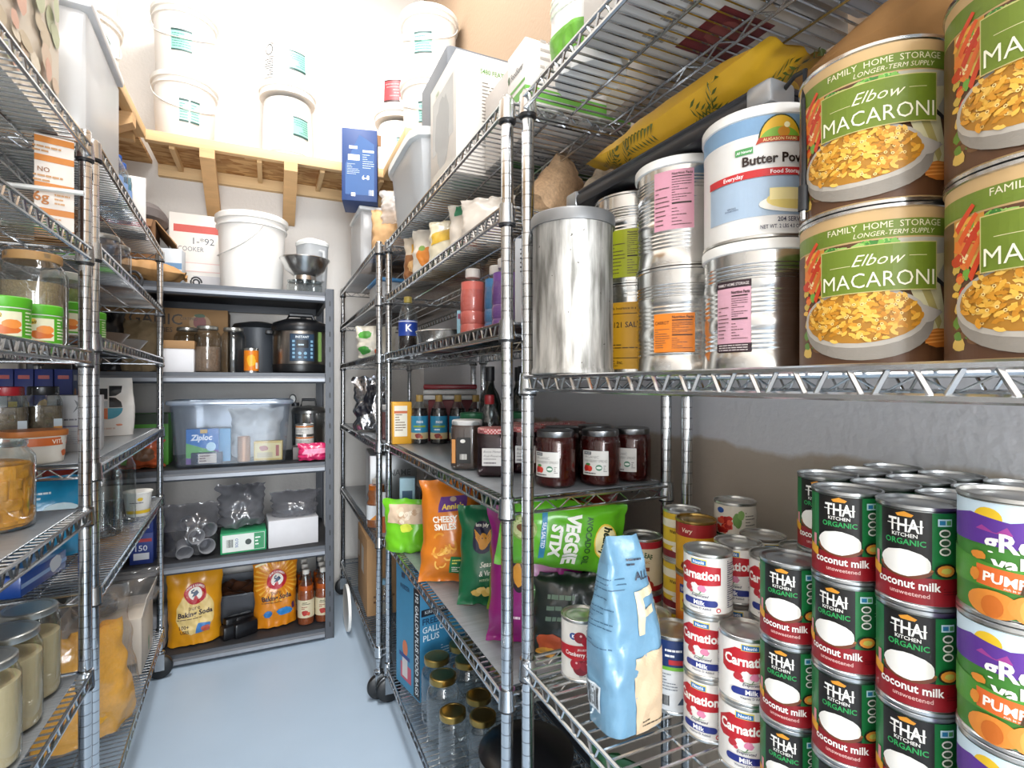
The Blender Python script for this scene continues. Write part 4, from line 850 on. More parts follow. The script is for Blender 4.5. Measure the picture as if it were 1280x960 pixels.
spawn('snack_bag', 'second dark green chip bag leaning behind the sea salt bag', 'bag', (.63, 1.45, z1), bag(.17, .30, .08, gloss('#0f4a30'), 'pillow', 6, .006, lambda p, w, h: (p.text('late july', 0, .235, .012, '#d8c9a8', .06), p.blob(.03, .2, .012, .012, '#a8502a', 1))), -42, 'snack bags', rx=-8)
def magenta(p, w, h):
    p.ell(-.045, .185, .024, .05, '#241a2a', 22); p.text('late', -.045, .215, .008, '#e8e4da', .03); p.blob(-.046, .175, .013, .028, '#d8932a', 4, 18, .08)
    p.ell(-.002, .13, .032, .034, '#d9d6b0', 20); p.ell(-.002, .13, .029, .031, '#5b8a4a', 20); p.lines(-.02, .137, .018, .148, 2, '#f4f0dc', .4); p.text('FREE', -.002, .122, .01, '#f4f0dc', .03, rot=.1)
    p.lines(-.075, .05, -.02, .085, 2, '#f0d6e4', .35)
MAG = bag(.25, .325, .12, gloss('#8c1670'), 'pillow', 7, .006, magenta)
spawn('snack_bag', 'magenta chip bag standing behind the chrome posts', 'bag', (.585, 1.13, z1), MAG, -30, 'snack bags', rx=-4)
spawn('snack_bag', 'lime edged snack bag tucked behind the magenta bag', 'bag', (.60, 1.295, z1), bag(.17, .27, .08, gloss('#86a62c'), 'pillow', 9, .006, lambda p, w, h: (p.poly([(-.07, .1), (.07, .11), (.07, .2), (-.07, .19)], '#a8682c'),)), -50, 'snack bags', rx=-5)
def pop(p, w, h):
    p.poly([(-w*.42, h*.55), (w*.42, h*.55), (w*.36, h*.9), (-w*.36, h*.9)], '#cdb49a')
    for i in range(14): rr = random.Random(i); p.blob(rr.uniform(-.05, .05), h*.55+rr.uniform(.0, .05), .011, .009, rr.choice(['#d9c4a8', '#b8987a', '#e6d8c2']), i); p.o -= p.step*.9
    p.blob(0, .09, .025, .016, '#cfd94a', 2)
spawn('snack_bag', 'bright green popcorn bag hanging over the far chrome post', 'bag', (.478, 1.975, z1), bag(.2, .19, .09, gloss('#6fbf22'), 'stand', 3, .006, pop), -30, 'snack bags')
spawn('snack_bag', 'pale brown bag with green print lying above the popcorn bag', 'bag', (.60, 2.0, z1+.21), bag(.09, .22, .06, P('#b09c88', .4, 0, .1, 30), 'pillow', 4, .004, lambda p, w, h: p.blob(0, .15, .02, .02, '#3f9a55', 2)), 40, 'snack bags', rx=75)
SODA = [(0, 0), (.042, 0), (.048, .01), (.048, .16), (.044, .2), (.03, .235), (.016, .262), (.0145, .285)]
spawn('juice_bottle', 'big dark purple juice bottle behind the popcorn bag', 'bottle', (.60, 2.10, z1), bottle(.048, SODA, P('#1a0d1c', .15), .22, None, '#d9d7d4', .018, .022), 0)
spawn('sauce_jar', 'red sauce jar between the juice bottle and orange bag', 'jar', (.66, 1.93, z1), jar(.045, .24, .038, None, P('#a8321c', .3, 0, .2, 40), .9, P('#c42c22', .4), .02, .042, .88), 0)
spawn('ribbon_package', 'tall multicoloured packet beside the red sauce jar', 'packet', (.64, 2.035, z1), carton(.06, .03, .27, '#4a7a3a', [('f', lambda p, w, h: (p.rect(-.03, .08, .03, .14, '#2f6fae'), p.rect(-.03, .18, .03, .24, '#d8b62a')))]), -25)
spawn('small_box', 'small light blue box beside the dark juice bottle', 'box', (.505, 2.11, z1), carton(.06, .04, .25, '#9fc2d2', [('f', lambda p, w, h: (p.rect(-.02, .16, .02, .2, '#3a5a78'), p.rect(-.025, .03, .025, .08, '#c2742c')))]), -15)
def veggie(p, w, h):
    p.ell(-.01, .05, .03, .03, '#8fa65a', 20); p.ell(-.01, .05, .025, .025, '#cfd59a', 20); p.ell(-.009, .047, .01, .011, '#7a4a24', 14)
    p.poly([(-.06, .086), (.06, .092), (.055, .104), (-.055, .098)], '#2f7fa6'); p.text('SEA SALTED', 0, .091, .008, '#eef', .08, rot=.05)
    p.text('STIX', .008, .112, .024, '#f6f6ee', .08, bold=.05); p.text('VEGGIE', 0, .145, .03, '#f6f6ee', .13, bold=.05); p.text('AVOCADO OIL', 0, .19, .013, '#1d4a22', .12, bold=.02)
    p.ell(0, .238, .045, .028, '#e6c845', 22); p.ell(0, .238, .041, .025, '#f0e3a8', 22); p.text('healthy', 0, .231, .018, '#20301c', .075, bold=.04)
VEG = bag(.175, .285, .08, gloss('#5fb01e'), 'pillow', 13, .006, veggie)
spawn('snack_bag', 'bright green veggie stix bag lying on its side by the post', 'bag', (.475, 1.10, .848), VEG, -20, 'snack bags', ry=99)
DK = P('#15201c', .28, 0, .2, 20, .1, coat=.3)
def darkp(p, w, h): p.lines(-.06, .085, .05, .155, 3, '#6f8876', .4); p.blob(-.05, .04, .03, .025, '#b8502a', 2); p.blob(-.055, .015, .022, .016, '#d89a3a', 3); p.rect(.03, .07, .07, .12, '#3a4a44')
spawn('snack_bag', 'black snack bag standing under the veggie stix bag', 'bag', (.625, 1.045, z1), bag(.19, .19, .08, DK, 'pillow', 15, .006, darkp), -28, 'snack bags', rx=-3)
spawn('snack_bag', 'second black snack bag between veggie stix and apple cans', 'bag', (.745, 1.055, z1), bag(.16, .2, .07, DK, 'pillow', 16, .006, lambda p, w, h: (p.rect(-.05, .07, .05, .16, '#27332e'), p.lines(-.035, .1, .035, .115, 1, '#b9486a', .5))), -28, 'snack bags', rx=-2)
def pepper(p, w, h):
    for i in range(8): rr = random.Random(i); p.poly([(rr.uniform(-.08, .08)+.006*math.cos(k), .1+rr.uniform(0, .1)+.016*math.sin(k)) for k in range(6)] if 0 else [(-.07+i*.02+.005*math.cos(k*.8), .16+.012*(i % 2)+.014*math.sin(k*.8)) for k in range(8)], '#d9a92c')
spawn('snack_bag', 'red snack bag with yellow flames under the jam shelf', 'bag', (.735, 1.20, z1), bag(.22, .335, .08, gloss('#8c231c'), 'pillow', 17, .006, pepper), -30, 'snack bags', rx=-2)
spawn('blue_basket', 'blue plastic basket behind the red flame bag near the wall', 'basket', (.80, 1.36, z1), [('tub', MB().lathe([(.055, 0), (.075, .3), (.078, .31), (.07, .31), (.052, .01)], 24, P('#1d3f8f', .4), sq=4).mesh('tub'))])
# bottom of the middle rack
def freez(p, w, h):
    p.rect(-.09, h-.155, .02, h-.13, '#1c2430'); p.text('KIRKLAND', -.035, h-.147, .012, '#b8c4cc', .09); p.text('FREEZER', -.03, h-.185, .022, '#173a5c', .11, bold=.02); p.text('GALLON', -.03, h-.215, .022, '#d8e6ee', .11, bold=.01); p.text('PLUS', -.05, h-.245, .022, '#d8e6ee', .07, bold=.01)
    p.lines(-.01, .1, .07, .19, 9, '#bcd3df', .3, 4); p.blob(.06, .09, .02, .012, '#c0742a', 3); p.rect(-.06, .02, .02, .08, '#a9cbdd')
def freezL(p, w, h):
    p.poly([(-w/2, 0), (w/2, 0), (w/2, h), (-w/2, h)], '#3f8cb4'); p.rect(w/2-.05, .005, w/2, h-.06, '#12161c'); p.text('192 GALLON PLUS FOOD BAGS', w/2-.036, h/2-.03, .024, '#eef2f4', h*.8, rot=-PI/2, bold=.02)
    p.rect(-.06, .03, .03, .09, '#c9556a'); p.rect(-.045, .04, .0, .12, '#d8d2d0'); p.ell(-.02, .15, .022, .03, '#d97a4a'); p.rect(-.07, .11, .02, .125, '#2a3f86'); p.text('FREEZER', -.02, h-.09, .016, '#16395c', .08); p.rect(-.05, h-.05, -.02, h-.03, '#1b3a58'); p.rect(.01, h-.045, .035, h-.028, '#1b3a58')
spawn('freezer_bag_box', 'large blue box of gallon food bags with black spine', 'box', (.562, 1.975, z0), carton(.19, .2, .46, '#3480aa', [('f', freez), ('l', freezL)]), 12)
MJ = jar(.052, .215, .039, None, None, lid=GOLDL, lidh=.02, lidr=.042, sh=.76); MJS = jar(.043, .165, .036, None, None, lid=GOLDL, lidh=.018, lidr=.039, sh=.78)
for (x, y, k, lab) in [(.52, 1.75, 0, 'tall empty mason jar with gold lid next to the blue food bag box'), (.505, 1.63, 0, 'tall empty mason jar with gold lid at the front edge'), (.625, 1.80, 0, 'empty mason jar with gold lid at the back against the blue box'), (.61, 1.69, 0, 'empty mason jar with gold lid behind the front ones'), (.50, 1.515, 1, 'short empty mason jar with gold lid nearest the front'), (.60, 1.56, 1, 'short empty mason jar with gold lid in the second row'), (.705, 1.62, 0, 'empty mason jar half hidden by the chip shelf'), (.575, 1.46, 1, 'short mason jar beside the black pot')]:
    spawn('mason_jar', lab, 'jar', (x, y, z0), MJS if k else MJ, 0, 'empty mason jars')
spawn('cooking_pot', 'black pot at the near end of the bottom shelf', 'pot', (.60, 1.22, z0), [('pot', MB().lathe([(0, 0), (.1, 0), (.115, .01), (.12, .2), (.123, .205), (.115, .205), (.11, .02), (0, .01)], 32, P('#131314', .3)).mesh('pot')), ('lid', MB().lathe([(.122, .206), (.1, .22), (.03, .228), (0, .228)], 32, P('#1b1b1d', .25)).mesh('lid'))])
# 1.427 shelf of the middle rack: drinks
z3 = ZM[3]+LT
DR = [(0, 0), (.032, 0), (.036, .006), (.036, .03), (.034, .034), (.036, .038), (.036, .065), (.034, .069), (.036, .073), (.036, .11), (.034, .125), (.022, .15), (.019, .158), (.019, .185)]
for (x, y, c, n_) in [(.512, 1.375, '#d06a5e', 'pink orange'), (.557, 1.31, '#4a86b8', 'light blue'), (.545, 1.225, '#7a4f9c', 'purple')]:
    spawn('drink_bottle', n_+' drink bottle with white cap', 'bottle', (x, y, z3), bottle(.036, DR, P(c, .3), .15, CLEAR('#f2f0f0', .06, .4), '#d9d2ca', .02, .022), 0, 'sports drink bottles')
spawn('snack_box', 'light blue and brown small box beside the pink drink', 'box', (.545, 1.475, z3), carton(.07, .07, .085, '#8fb9cc', [('f', lambda p, w, h: (p.rect(.0, .0, .035, h, '#5a4334'), p.rect(-.032, .06, -.02, .075, '#8a3a5a'))), ('l', lambda p, w, h: (p.rect(-.03, .01, .0, .05, '#dfe8ec'),))]), -35)
spawn('steel_pan', 'round steel pan lying on the shelf behind the soda bottle', 'pan', (.565, 1.755, z3), MB().lathe([(0, 0), (.085, 0), (.1, .008), (.112, .045), (.116, .047), (.114, .05), (.104, .012), (.085, .004), (0, .004)], 36, STEEL).mesh('pan'))
def sodalab(p, r, h): wrap(p, r, h, '#1f3f95', .055, .115); p.text('K', .004, .072, .026, '#e4e6f0', .05, bold=.03); p.rect(-.05, .108, .05, .112, '#c9ccd8')
spawn('soda_bottle', 'clear bottle with blue label next to the far chrome post', 'bottle', (.488, 2.03, z3), bottle(.036, [(0, 0), (.032, 0), (.036, .008), (.036, .125), (.028, .16), (.014, .185), (.013, .205)], P('#2a1810', .2), .06, None, '#b9a24e', .015, .02, sodalab), face(.488, 2.03))
spawn('flour_sack', 'small cream sack lying behind the soda bottle', 'sack', (.60, 1.96, z3), bag(.1, .17, .07, P('#c9bba6', .7, 0, .06, 20, .2), 'pillow', 6, .005), -60, None, rx=-85)
spawn('notepad_box', 'thin white box standing between the two chrome posts', 'box', (.60, 1.062, z3), carton(.19, .035, .2, '#d9dade', [('f', lambda p, w, h: (p.lines(-.085, .12, -.03, .18, 6, '#3a3a44', .35), p.blob(-.06, .06, .018, .02, '#d08a92', 2)))]), -22)
# 1.664 shelf: bags of bread and grains
z4 = ZM[4]
def bread(p, w, h): p.poly([(-w*.4, .02), (w*.4, .02), (w*.4, h*.55), (-w*.4, h*.6)], '#8a5a34'); p.blob(0, h*.35, w*.25, h*.14, '#caa06a', 1); p.poly([(-.03, h*.62), (.04, h*.62), (.05, h*.8), (-.03, h*.82)], '#d8a23a')
for (x, y, w, h, d, c, rz, rx, s, lab, dr) in [
    (.515, 1.93, .15, .18, .10, '#c8b9a4', -40, 0, 1, 'cream bag with brown bread print at the far end of its shelf', bread),
    (.515, 1.81, .15, .18, .09, '#d6cdbf', -40, -3, 2, 'white bag with orange print of rolls', lambda p, w, h: (p.blob(0, .07, .04, .035, '#c97a2a', 2), p.blob(-.02, .1, .014, .01, '#7a9a4a', 3))),
    (.545, 1.70, .13, .172, .08, '#c08a2a', -45, -6, 3, 'tall ochre paper bag with folded top', None),
    (.515, 1.60, .15, .15, .09, '#d9cfb4', -40, -4, 4, 'cream and yellow bag leaning beside the ochre paper bag', lambda p, w, h: (p.poly([(-.05, .06), (.05, .08), (.05, .12), (-.05, .1)], '#c9a22e'),)),
    (.545, 1.46, .17, .165, .10, '#d4cabd', -40, -5, 5, 'pale bag with dark green top behind the lip', lambda p, w, h: (p.poly([(-.06, .12), (.06, .12), (.06, .16), (-.06, .16)], '#1d7a52'),)),
    (.535, 1.33, .16, .14, .09, '#ccc3b8', -40, -4, 6, 'off white bag of grain nearest the drink bottles', None)]:
    spawn('bread_bag', lab, 'bag', (x, y, z4), bag(w, h, d, P(c, .35, 0, .08, 20, .1, coat=.2), 'gus', s+20, .006, dr), rz, 'bags on the upper shelf', rx=rx)
OAT = P('#b79572', .7, 0, .25, 160, .3, bscale=300)
spawn('oats_bag', 'clear bag of oats leaning behind the near chrome post', 'bag', (.595, 1.13, z4), bag(.14, .2, .085, OAT, 'gus', 30, .005), 20, 'bags on the upper shelf', ry=42)
spawn('grain_bag', 'clear bag of pale grain leaning beside the oats bag', 'bag', (.675, 1.05, z4), bag(.11, .17, .055, P('#c6b7a2', .6, 0, .2, 160, .2), 'gus', 31, .005), 20, 'bags on the upper shelf', ry=45)
spawn('red_pouch', 'crimson pouch leaning behind the grain bags', 'bag', (.80, 1.10, z4), bag(.12, .17, .045, gloss('#a01f35'), 'pillow', 33, .004), -20, 'bags on the upper shelf', ry=18)
# top of the middle rack
z5 = ZM[5]
def s480f(p, w, h):
    p.text('S480 FEATURES:', -.06, h-.05, .013, '#4f8a3a', .11); p.lines(-.11, .05, .1, h-.07, 22, '#77746e', .3, 4); p.blob(.03, h*.55, .07, .02, '#b7a184', 6, 18, .3)
def s480l(p, w, h): p.rect(-.1, .12, .1, h-.05, '#b6b6b4'); p.blob(.0, h*.5, .07, .1, '#9c9d9d', 3, 20, .2); p.text('S480', -.05, h-.045, .012, '#8aa67a'); p.rect(-.1, .03, .09, .06, '#c2bdb4')
spawn('appliance_box', 'large worn white carton with feature list on the top shelf', 'box', (.645, 1.49, z5), carton(.37, .25, .335, '#cfc9c2', [('f', s480f), ('l', s480l)]), 0)
spawn('snack_box', 'white carton with green stripes beside the near chrome posts', 'box', (.62, 1.035, z5), carton(.27, .09, .15, '#dcd8d4', [('l', lambda p, w, h: (p.rect(-w/2, .03, w/2, .05, '#5b9a3c'), p.rect(-w/2, .06, w/2, .066, '#5b9a3c'), p.text('FoodSaver', .005, .09, .014, '#4a4a48', .06), p.blob(-.036, .097, .005, .009, '#3a5a2a', 2))), ('f', lambda p, w, h: (p.rect(-w/2, .02, w/2, .05, '#6aae46'), p.lines(-.1, .07, .1, .16, 5, '#b9b4ae', .3)))]), 0)
up_ = Print(lambda a, t, o: (a, -t, -o), 1, .0002, .0002); up_.rect(-.15, -.06, .15, -.02, '#3f6a3a'); up_.text('organic', -.02, .02, .03, '#4a4644', .14); up_.lines(-.14, .05, .14, .09, 3, '#77726e', .35)
spawn('carton', 'white carton with green strip by the wall on the top shelf', 'box', (.70, 1.22, z5+.001), carton(.33, .24, .2, '#b9b3ae')+[('underside_print', up_.mesh('underside_print'))], 0)
CB = MB(); CB.lathe([(.0, 0), (.2, 0), (.205, .006), (.225, .23), (.222, .23), (.2, .008), (0, .006)], 40, HAZY, sq=7)
spawn('storage_bin', 'translucent bin with white lid at the far end of the top shelf', 'bin', (.655, 1.90, z5), [('tub', CB.mesh('tub')), ('lid', MB().lathe([(.0, .232), (.232, .232), (.238, .236), (.238, .262), (.22, .268), (0, .268)], 40, P('#dfe2e2', .35), sq=7).mesh('lid')), ('contents', MB().box(-.15, .15, -.15, .15, .01, .16, P('#c9c9c6', .7, 0, .1, 20), .03).mesh('contents'))])
spawn('grey_case', 'dark grey plastic case on top of the translucent bin', 'case', (.66, 1.80, z5+.27), MB().box(-.14, .14, -.16, .16, 0, .26, P('#6a6f76', .5), .015).mesh('case'))
# ---------------------------------------------------------------- far right rack
zf = ZF[5]
spawn('storage_bin', 'white tote under the blue box in the far corner', 'bin', (.52, 2.95, zf), [('tub', MB().box(-.1, .1, -.17, .17, 0, .32, HAZY, .02).mesh('tub')), ('lid', MB().box(-.105, .105, -.175, .175, .32, .34, P('#dcdfe0', .4), .006).mesh('lid'))])
def bluef(p, w, h):
    p.poly([(-w*.4, .03), (-w*.4, h*.5), (0, h*.92), (w*.42, h*.8), (w*.42, .03)], '#2a5690'); p.rect(-.05, h*.72, -.01, h*.76, '#e6ebf2'); p.rect(-.055, h*.56, .0, h*.64, '#e6ebf2'); p.rect(.015, h*.68, .07, h*.71, '#e6ebf2'); p.lines(.015, h*.45, .07, h*.66, 7, '#b9c8dc', .3); p.lines(-.06, h*.36, .0, h*.52, 7, '#b9c8dc', .3); p.text('6-8', .03, h*.3, .022, '#e6ebf2', .035); p.bars(.045, h*.08, .07, h*.16, '#e6ebf2', 8); p.rect(-.04, h*.06, -.02, h*.11, '#e6ebf2')
r = spawn('appliance_box', 'tall blue carton with open top flaps in the far corner', 'box', (.43, 2.82, zf+.342), carton(.17, .2, .36, '#1f3f78', [('f', bluef)]), -12)
ob('flap', MB().box(-.1, .1, -.002, .002, 0, .1, CARDD).mesh('flap'), r, (-.0, .1, .37), (-.6, 0, 0))
for (x, y, z, w, d, h, c, lab, dr, rz) in [(.60, 2.58, zf, .3, .3, .2, '#9a7450', 'brown carton under the fruit crate in the far corner', (), -8), (.62, 2.56, zf+.202, .22, .2, .13, '#cdb494', 'fruit crate with brown oval logo on a brown carton', [('f', lambda p, w, h: (p.ell(-.03, .075, .055, .045, '#7a5a4a', 22), p.text('Good', -.03, .08, .022, '#f3eee6', .07, bold=.03), p.text('Farms', -.03, .05, .022, '#f3eee6', .08, bold=.03), p.blob(.07, .07, .02, .025, '#6fa53a', 3), p.rect(.04, .01, .11, .03, '#8fbf4a')))], -20), (.74, 2.66, zf+.335, .22, .25, .26, '#c9bfd0', 'pale lilac open carton behind the blue carton', [('f', lambda p, w, h: (p.rect(-.1, .2, .1, .25, '#b9a8c8'), p.rect(-.06, .05, .06, .15, '#e4dfe8')))], -10)]:
    spawn('carton', lab, 'box', (x, y, z), carton(w, d, h, c, dr), rz)
spawn('paper_bag', 'rounded brown paper sack at the near end of the far rack', 'bag', (.48, 2.37, zf), bag(.16, .2, .11, P('#c29a6c', .8, 0, .06, 18, .15), 'gus', 41, .006), -30)
spawn('plastic_bag', 'white plastic bag bundled on the paper sack', 'bag', (.54, 2.33, zf+.12), bag(.22, .16, .13, CLEAR('#f4f4f4', .08, .3, .2, .6, '#efefef'), 'gus', 42, .012), -30)
spawn('storage_bin', 'translucent container with blue lid in the far corner', 'bin', (.53, 2.5, ZF[4]), [('tub', MB().box(-.09, .09, -.12, .12, 0, .1, HAZY, .01).mesh('tub')), ('lid', MB().box(-.1, .1, -.13, .13, .1, .115, P('#3d7fb4', .4), .005).mesh('lid'))])
spawn('carton', 'brown carton behind the blue lidded container', 'box', (.66, 2.85, ZF[4]), carton(.25, .4, .16, '#8a6a4c'), 0)
spawn('corn_bag', 'white plastic bag with green print on the far rack', 'bag', (.475, 2.62, ZF[3]), bag(.2, .155, .12, P('#d4cdbd', .35, 0, .08, 20, .1, coat=.3), 'gus', 44, .01, lambda p, w, h: (p.blob(-.05, .11, .035, .02, '#4f9a3c', 1), p.blob(-.06, .035, .03, .02, '#3f8a3a', 2), p.blob(.01, .03, .02, .014, '#c2542c', 3))), -15)
FOIL = P('#b9bcc2', .18, 1, .1, 12, .5, bscale=18)
spawn('foil_bag', 'crumpled silver and black foil pouch on the far rack', 'bag', (.47, 2.74, ZF[2]+LT), bag(.19, .27, .1, FOIL, 'stand', 45, .016, lambda p, w, h: (p.poly([(-.08, .06), (.0, .08), (.05, .23), (-.02, .22)], '#1b1c26'),)), -20, rx=-4)
spawn('spice_jar', 'tall clear jar with red powder beside the foil pouch', 'jar', (.465, 2.34, ZF[2]+LT), jar(.035, .15, .031, None, P('#8a4038', .5), .8, P('#cfcac6', .4), .02, .034, .85), 0)
spawn('white_box', 'white box standing in the far corner behind the foil pouch', 'box', (.55, 3.1, ZF[2]+LT), carton(.16, .2, .28, '#d2cec8'), -10)
spawn('steel_box', 'shiny silver carton behind the orange juice bottle', 'box', (.55, 2.66, ZF[1]+LT), carton(.22, .3, .30, '#a9abad', [('f', lambda p, w, h: (p.text('NAME', .03, .2, .03, '#6c6e70', .1), p.rect(-.1, .02, .1, .05, '#8b8d8f')))], .004, P('#b4b6b8', .3, .7)), -6)
JB = [(0, 0), (.04, 0), (.044, .006), (.044, .03), (.042, .036), (.042, .1), (.044, .106), (.036, .125), (.042, .145), (.036, .162), (.02, .185), (.016, .19), (.016, .21)]
spawn('juice_bottle', 'amber juice bottle with ribbed neck on the far rack', 'bottle', (.435, 2.40, ZF[1]+LT), bottle(.044, JB, P('#a85a1c', .25), .185, None, '#cfc9bf', .018, .018, lambda p, r, h: (wrap(p, .0425, h, '#d3d8dc', .036, .1), p.poly([(-.03, .037), (.012, .037), (.012, .072)], '#d98a2a'))), face(.435, 2.4))
spawn('drink_box', 'narrow orange and white packet beside the amber juice bottle', 'packet', (.455, 2.285, ZF[1]+LT), carton(.035, .02, .17, '#d4d6d8', [('f', lambda p, w, h: (p.rect(-w/2, 0, w/2, .07, '#c9602c'),)), ('l', lambda p, w, h: (p.rect(-w/2, 0, w/2, .08, '#c9702c'),))]), -15)
spawn('carton', 'tall brown shipping carton on the bottom of the far rack', 'box', (.60, 2.70, ZF[0]), carton(.36, .36, .36, '#a87d54', [('l', lambda p, w, h: (p.rect(-.03, .16, .06, .29, '#c0b8ae'), p.rect(-.15, .2, -.1, .28, '#bcb3a8'))), ('f', lambda p, w, h: p.lines(-.15, .05, .0, .1, 2, '#6d4a2c', .4))], .003, CARD), -2)
spawn('bottle_pack', 'clear plastic water bottle in front of the brown carton', 'bottle', (.465, 2.37, ZF[0]), bottle(.036, [(0, 0), (.034, 0), (.036, .006), (.036, .15), (.03, .175), (.014, .2), (.014, .22)], None, 0, CLEAR('#e6eef2', .1, .6), '#8ab4cc', .016, .018), 0)
spawn('pot_lid', 'white round lid standing on edge under the far rack', 'lid', (.375, 2.90, .118), MB().lathe([(.0, -.006), (.1, -.006), (.117, -.01), (.1185, -.006), (.1185, .004), (.11, .006), (0, .004)], 40, WHITEP, ax='x').mesh('lid'), 0, None)
# ================================================================ the grey steel rack at the back
zr = [z+.0005 for z in ZR]
def bucket(r, h, label=None, lid=True, inv=False, handle=True):
    m = MB(); rb = r*.88; pr = [(0, 0), (rb*.96, 0), (rb, .006), (r*.965, h*.84), (r*1.03, h*.845), (r*1.03, h*.865), (r*.985, h*.87), (r, h*.955), (r*.97, h*.955)]
    m.lathe(pr+[(r*.9, h*.95), (0, h*.95)], 40, WHITEP); parts = [('pail', m.mesh('pail'))]
    if lid: parts.append(('lid', MB().lathe([(r*1.02, h*.92), (r*1.06, h*.925), (r*1.06, h*.985), (r*1.02, h), (r*.95, h), (r*.93, h*.985), (0, h*.985)], 40, P('#e6e4df', .4)).mesh('lid')))
    if handle:
        w = MB(); w.tube([(r*1.05*math.cos(a), -r*1.03*math.sin(a)*.35-r*.75*math.sin(a)**2*.75-.01, h*.83-h*.36*math.sin(a)) for a in [PI*i/20 for i in range(21)]], .003, 6, P('#d8d6d2', .4)); parts.append(('handle', w.mesh('handle')))
    if label:
        p = Print(lambda a, t, o: ((r*.88+r*.1*t/h+.002+o)*math.sin(a/r), -(r*.88+r*.1*t/h+.002+o)*math.cos(a/r), t), .02, .0003, .0012); label(p, r, h); parts.append(('label', p.mesh()))
    if inv:
        q = []
        for p in parts:
            me = p[1].copy(); me.transform(Matrix.Rotation(PI, 4, 'X')); me.transform(Matrix.Translation((0, 0, h))); me.transform(Matrix.Rotation(PI, 4, 'Z')); q.append((p[0], me))
        parts = q
    return parts
def teal(p, r, h): p.rect(-.05, h*.3, .05, h*.6, '#8fc4b8'); p.rect(-.05, h*.57, .05, h*.6, '#2b4a48'); p.rect(-.05, h*.3, .05, h*.32, '#2b4a48'); p.lines(-.044, h*.34, .044, h*.55, 6, '#4f8a80', .35)
def teal2(p, r, h):
    for s0 in (-.05, .003): p.rect(s0, h*.3, s0+.045, h*.62, '#a9d4cb'); p.rect(s0, h*.59, s0+.045, h*.62, '#33524f'); p.rect(s0, h*.3, s0+.045, h*.325, '#33524f'); p.lines(s0+.004, h*.34, s0+.041, h*.57, 6, '#5f968c', .35)
def redl(p, r, h): p.rect(-.055, h*.35, .055, h*.72, '#c2444a'); p.rect(-.055, h*.69, .055, h*.72, '#4a2528'); p.rect(-.055, h*.35, .055, h*.37, '#4a2528'); p.lines(-.045, h*.4, .045, h*.65, 5, '#dd8a8c', .4)
def warn(p, r, h):
    teal(p, r, h); p.rect(.13, h*.2, .2, h*.75, '#dcdad6'); p.lines(.135, h*.42, .195, h*.73, 9, '#333', .4); p.ell(.165, h*.32, .026, .03, '#222', 20); p.ell(.165, h*.32, .021, .025, '#e2e0dc', 20); p.lines(.135, h*.21, .195, h*.25, 2, '#333', .4)
zl = 2.5385
B1, B2, B3, BRD, BW = bucket(.148, .36, teal), bucket(.148, .36, teal2), bucket(.142, .36, teal, False, True, False), bucket(.148, .36, redl, False, True, False), bucket(.148, .36, warn, False, True, False)
for (x, y, k, parts, rz, lab) in [(-.41, 3.30, 0, B2, 15, 'lower white bucket with two teal labels at the left corner of the loft'), (-.41, 3.30, 1, B1, 0, 'upper white bucket at the left corner of the loft'),
    (.095, 3.305, 0, B3, 30, 'lower upside down white bucket in the middle of the loft'), (.095, 3.305, 1, BW, -42+62, 'upper upside down white bucket with warning print in the middle of the loft'),
    (.74, 3.31, 0, B3, 0, 'white bucket under the red labelled one at the right end of the loft'), (.74, 3.31, 1, BRD, -30, 'upside down white bucket with red label at the right end of the loft'),
    (.785, 2.78, 0, B1, -20, 'lower white bucket with teal label on the right loft shelf'), (.785, 2.78, 1, B1, -30, 'upper white bucket on the right loft shelf'),
    (-.75, 2.86, 0, B1, 40, 'lower white bucket at the far end of the left loft shelf'), (-.75, 2.86, 1, B1, 40, 'upper white bucket at the far end of the left loft shelf'),
    (-.75, 2.52, 0, B1, 40, 'lower white bucket in the middle of the left loft shelf'), (-.75, 2.52, 1, B2, 40, 'upper white bucket in the middle of the left loft shelf')]:
    spawn('bucket', lab, 'bucket', (x, y, zl+k*.3605), parts, rz, 'white buckets on the loft')
spawn('slim_box', 'dark green slim box lying at the edge of the left loft', 'box', (-.572, 2.3, 2.5505), carton(.05, .3, .04, '#2f5a50'), 0)
# top board
z = zr[4]
spawn('bucket', 'large white lidded bucket on the top board of the steel rack', 'bucket', (-.083, 3.115, z), bucket(.166, .405, None, True), -70)
def cook(p, w, h): p.rect(-.17, h-.1, .17, h-.06, '#c9564c'); p.text('1-*92', -.03, h-.16, .035, '#5a6470', .14, bold=0); p.text('COOKER', -.09, h-.2, .025, '#6a7480', .12, bold=0); p.rect(-.16, h-.31, .1, h-.26, '#e0bcb6'); p.rect(-.155, h-.305, .095, h-.265, '#e6e0da'); p.rect(-.08, h-.4, .12, h-.33, '#c9c6c8'); p.lines(-.14, .02, .1, .06, 2, '#8a8a90', .3)
spawn('appliance_box', 'white carton with red stripe and COOKER print behind the large bucket', 'box', (-.295, 3.395, z), carton(.38, .18, .45, '#e6e1da', [('f', cook)]), 0)
m = MB(); t = .004; W_, D_, H_ = .36, .34, .33
for a in ((-W_/2, W_/2, -D_/2, -D_/2+t), (-W_/2, W_/2, D_/2-t, D_/2), (-W_/2, -W_/2+t, -D_/2+t, D_/2-t), (W_/2-t, W_/2, -D_/2+t, D_/2-t)): m.box(*a, 0, H_, CARDD)
m.box(-W_/2+t, W_/2-t, -D_/2+t, D_/2-t, 0, t, CARDD)
r = spawn('carton', 'open dark brown carton on the top board of the steel rack', 'box', (-.70, 3.20, z), [('box', m.mesh('box'))], 6)
ob('flap', MB().box(0, .14, -.17, .17, -.002, .002, CARD).mesh('flap'), r, (.18, 0, .33), (0, .9, 0)); ob('flap', MB().box(-.17, .17, -.13, 0, -.002, .002, CARDD).mesh('flap'), r, (0, -.17, .33), (.5, 0, 0))
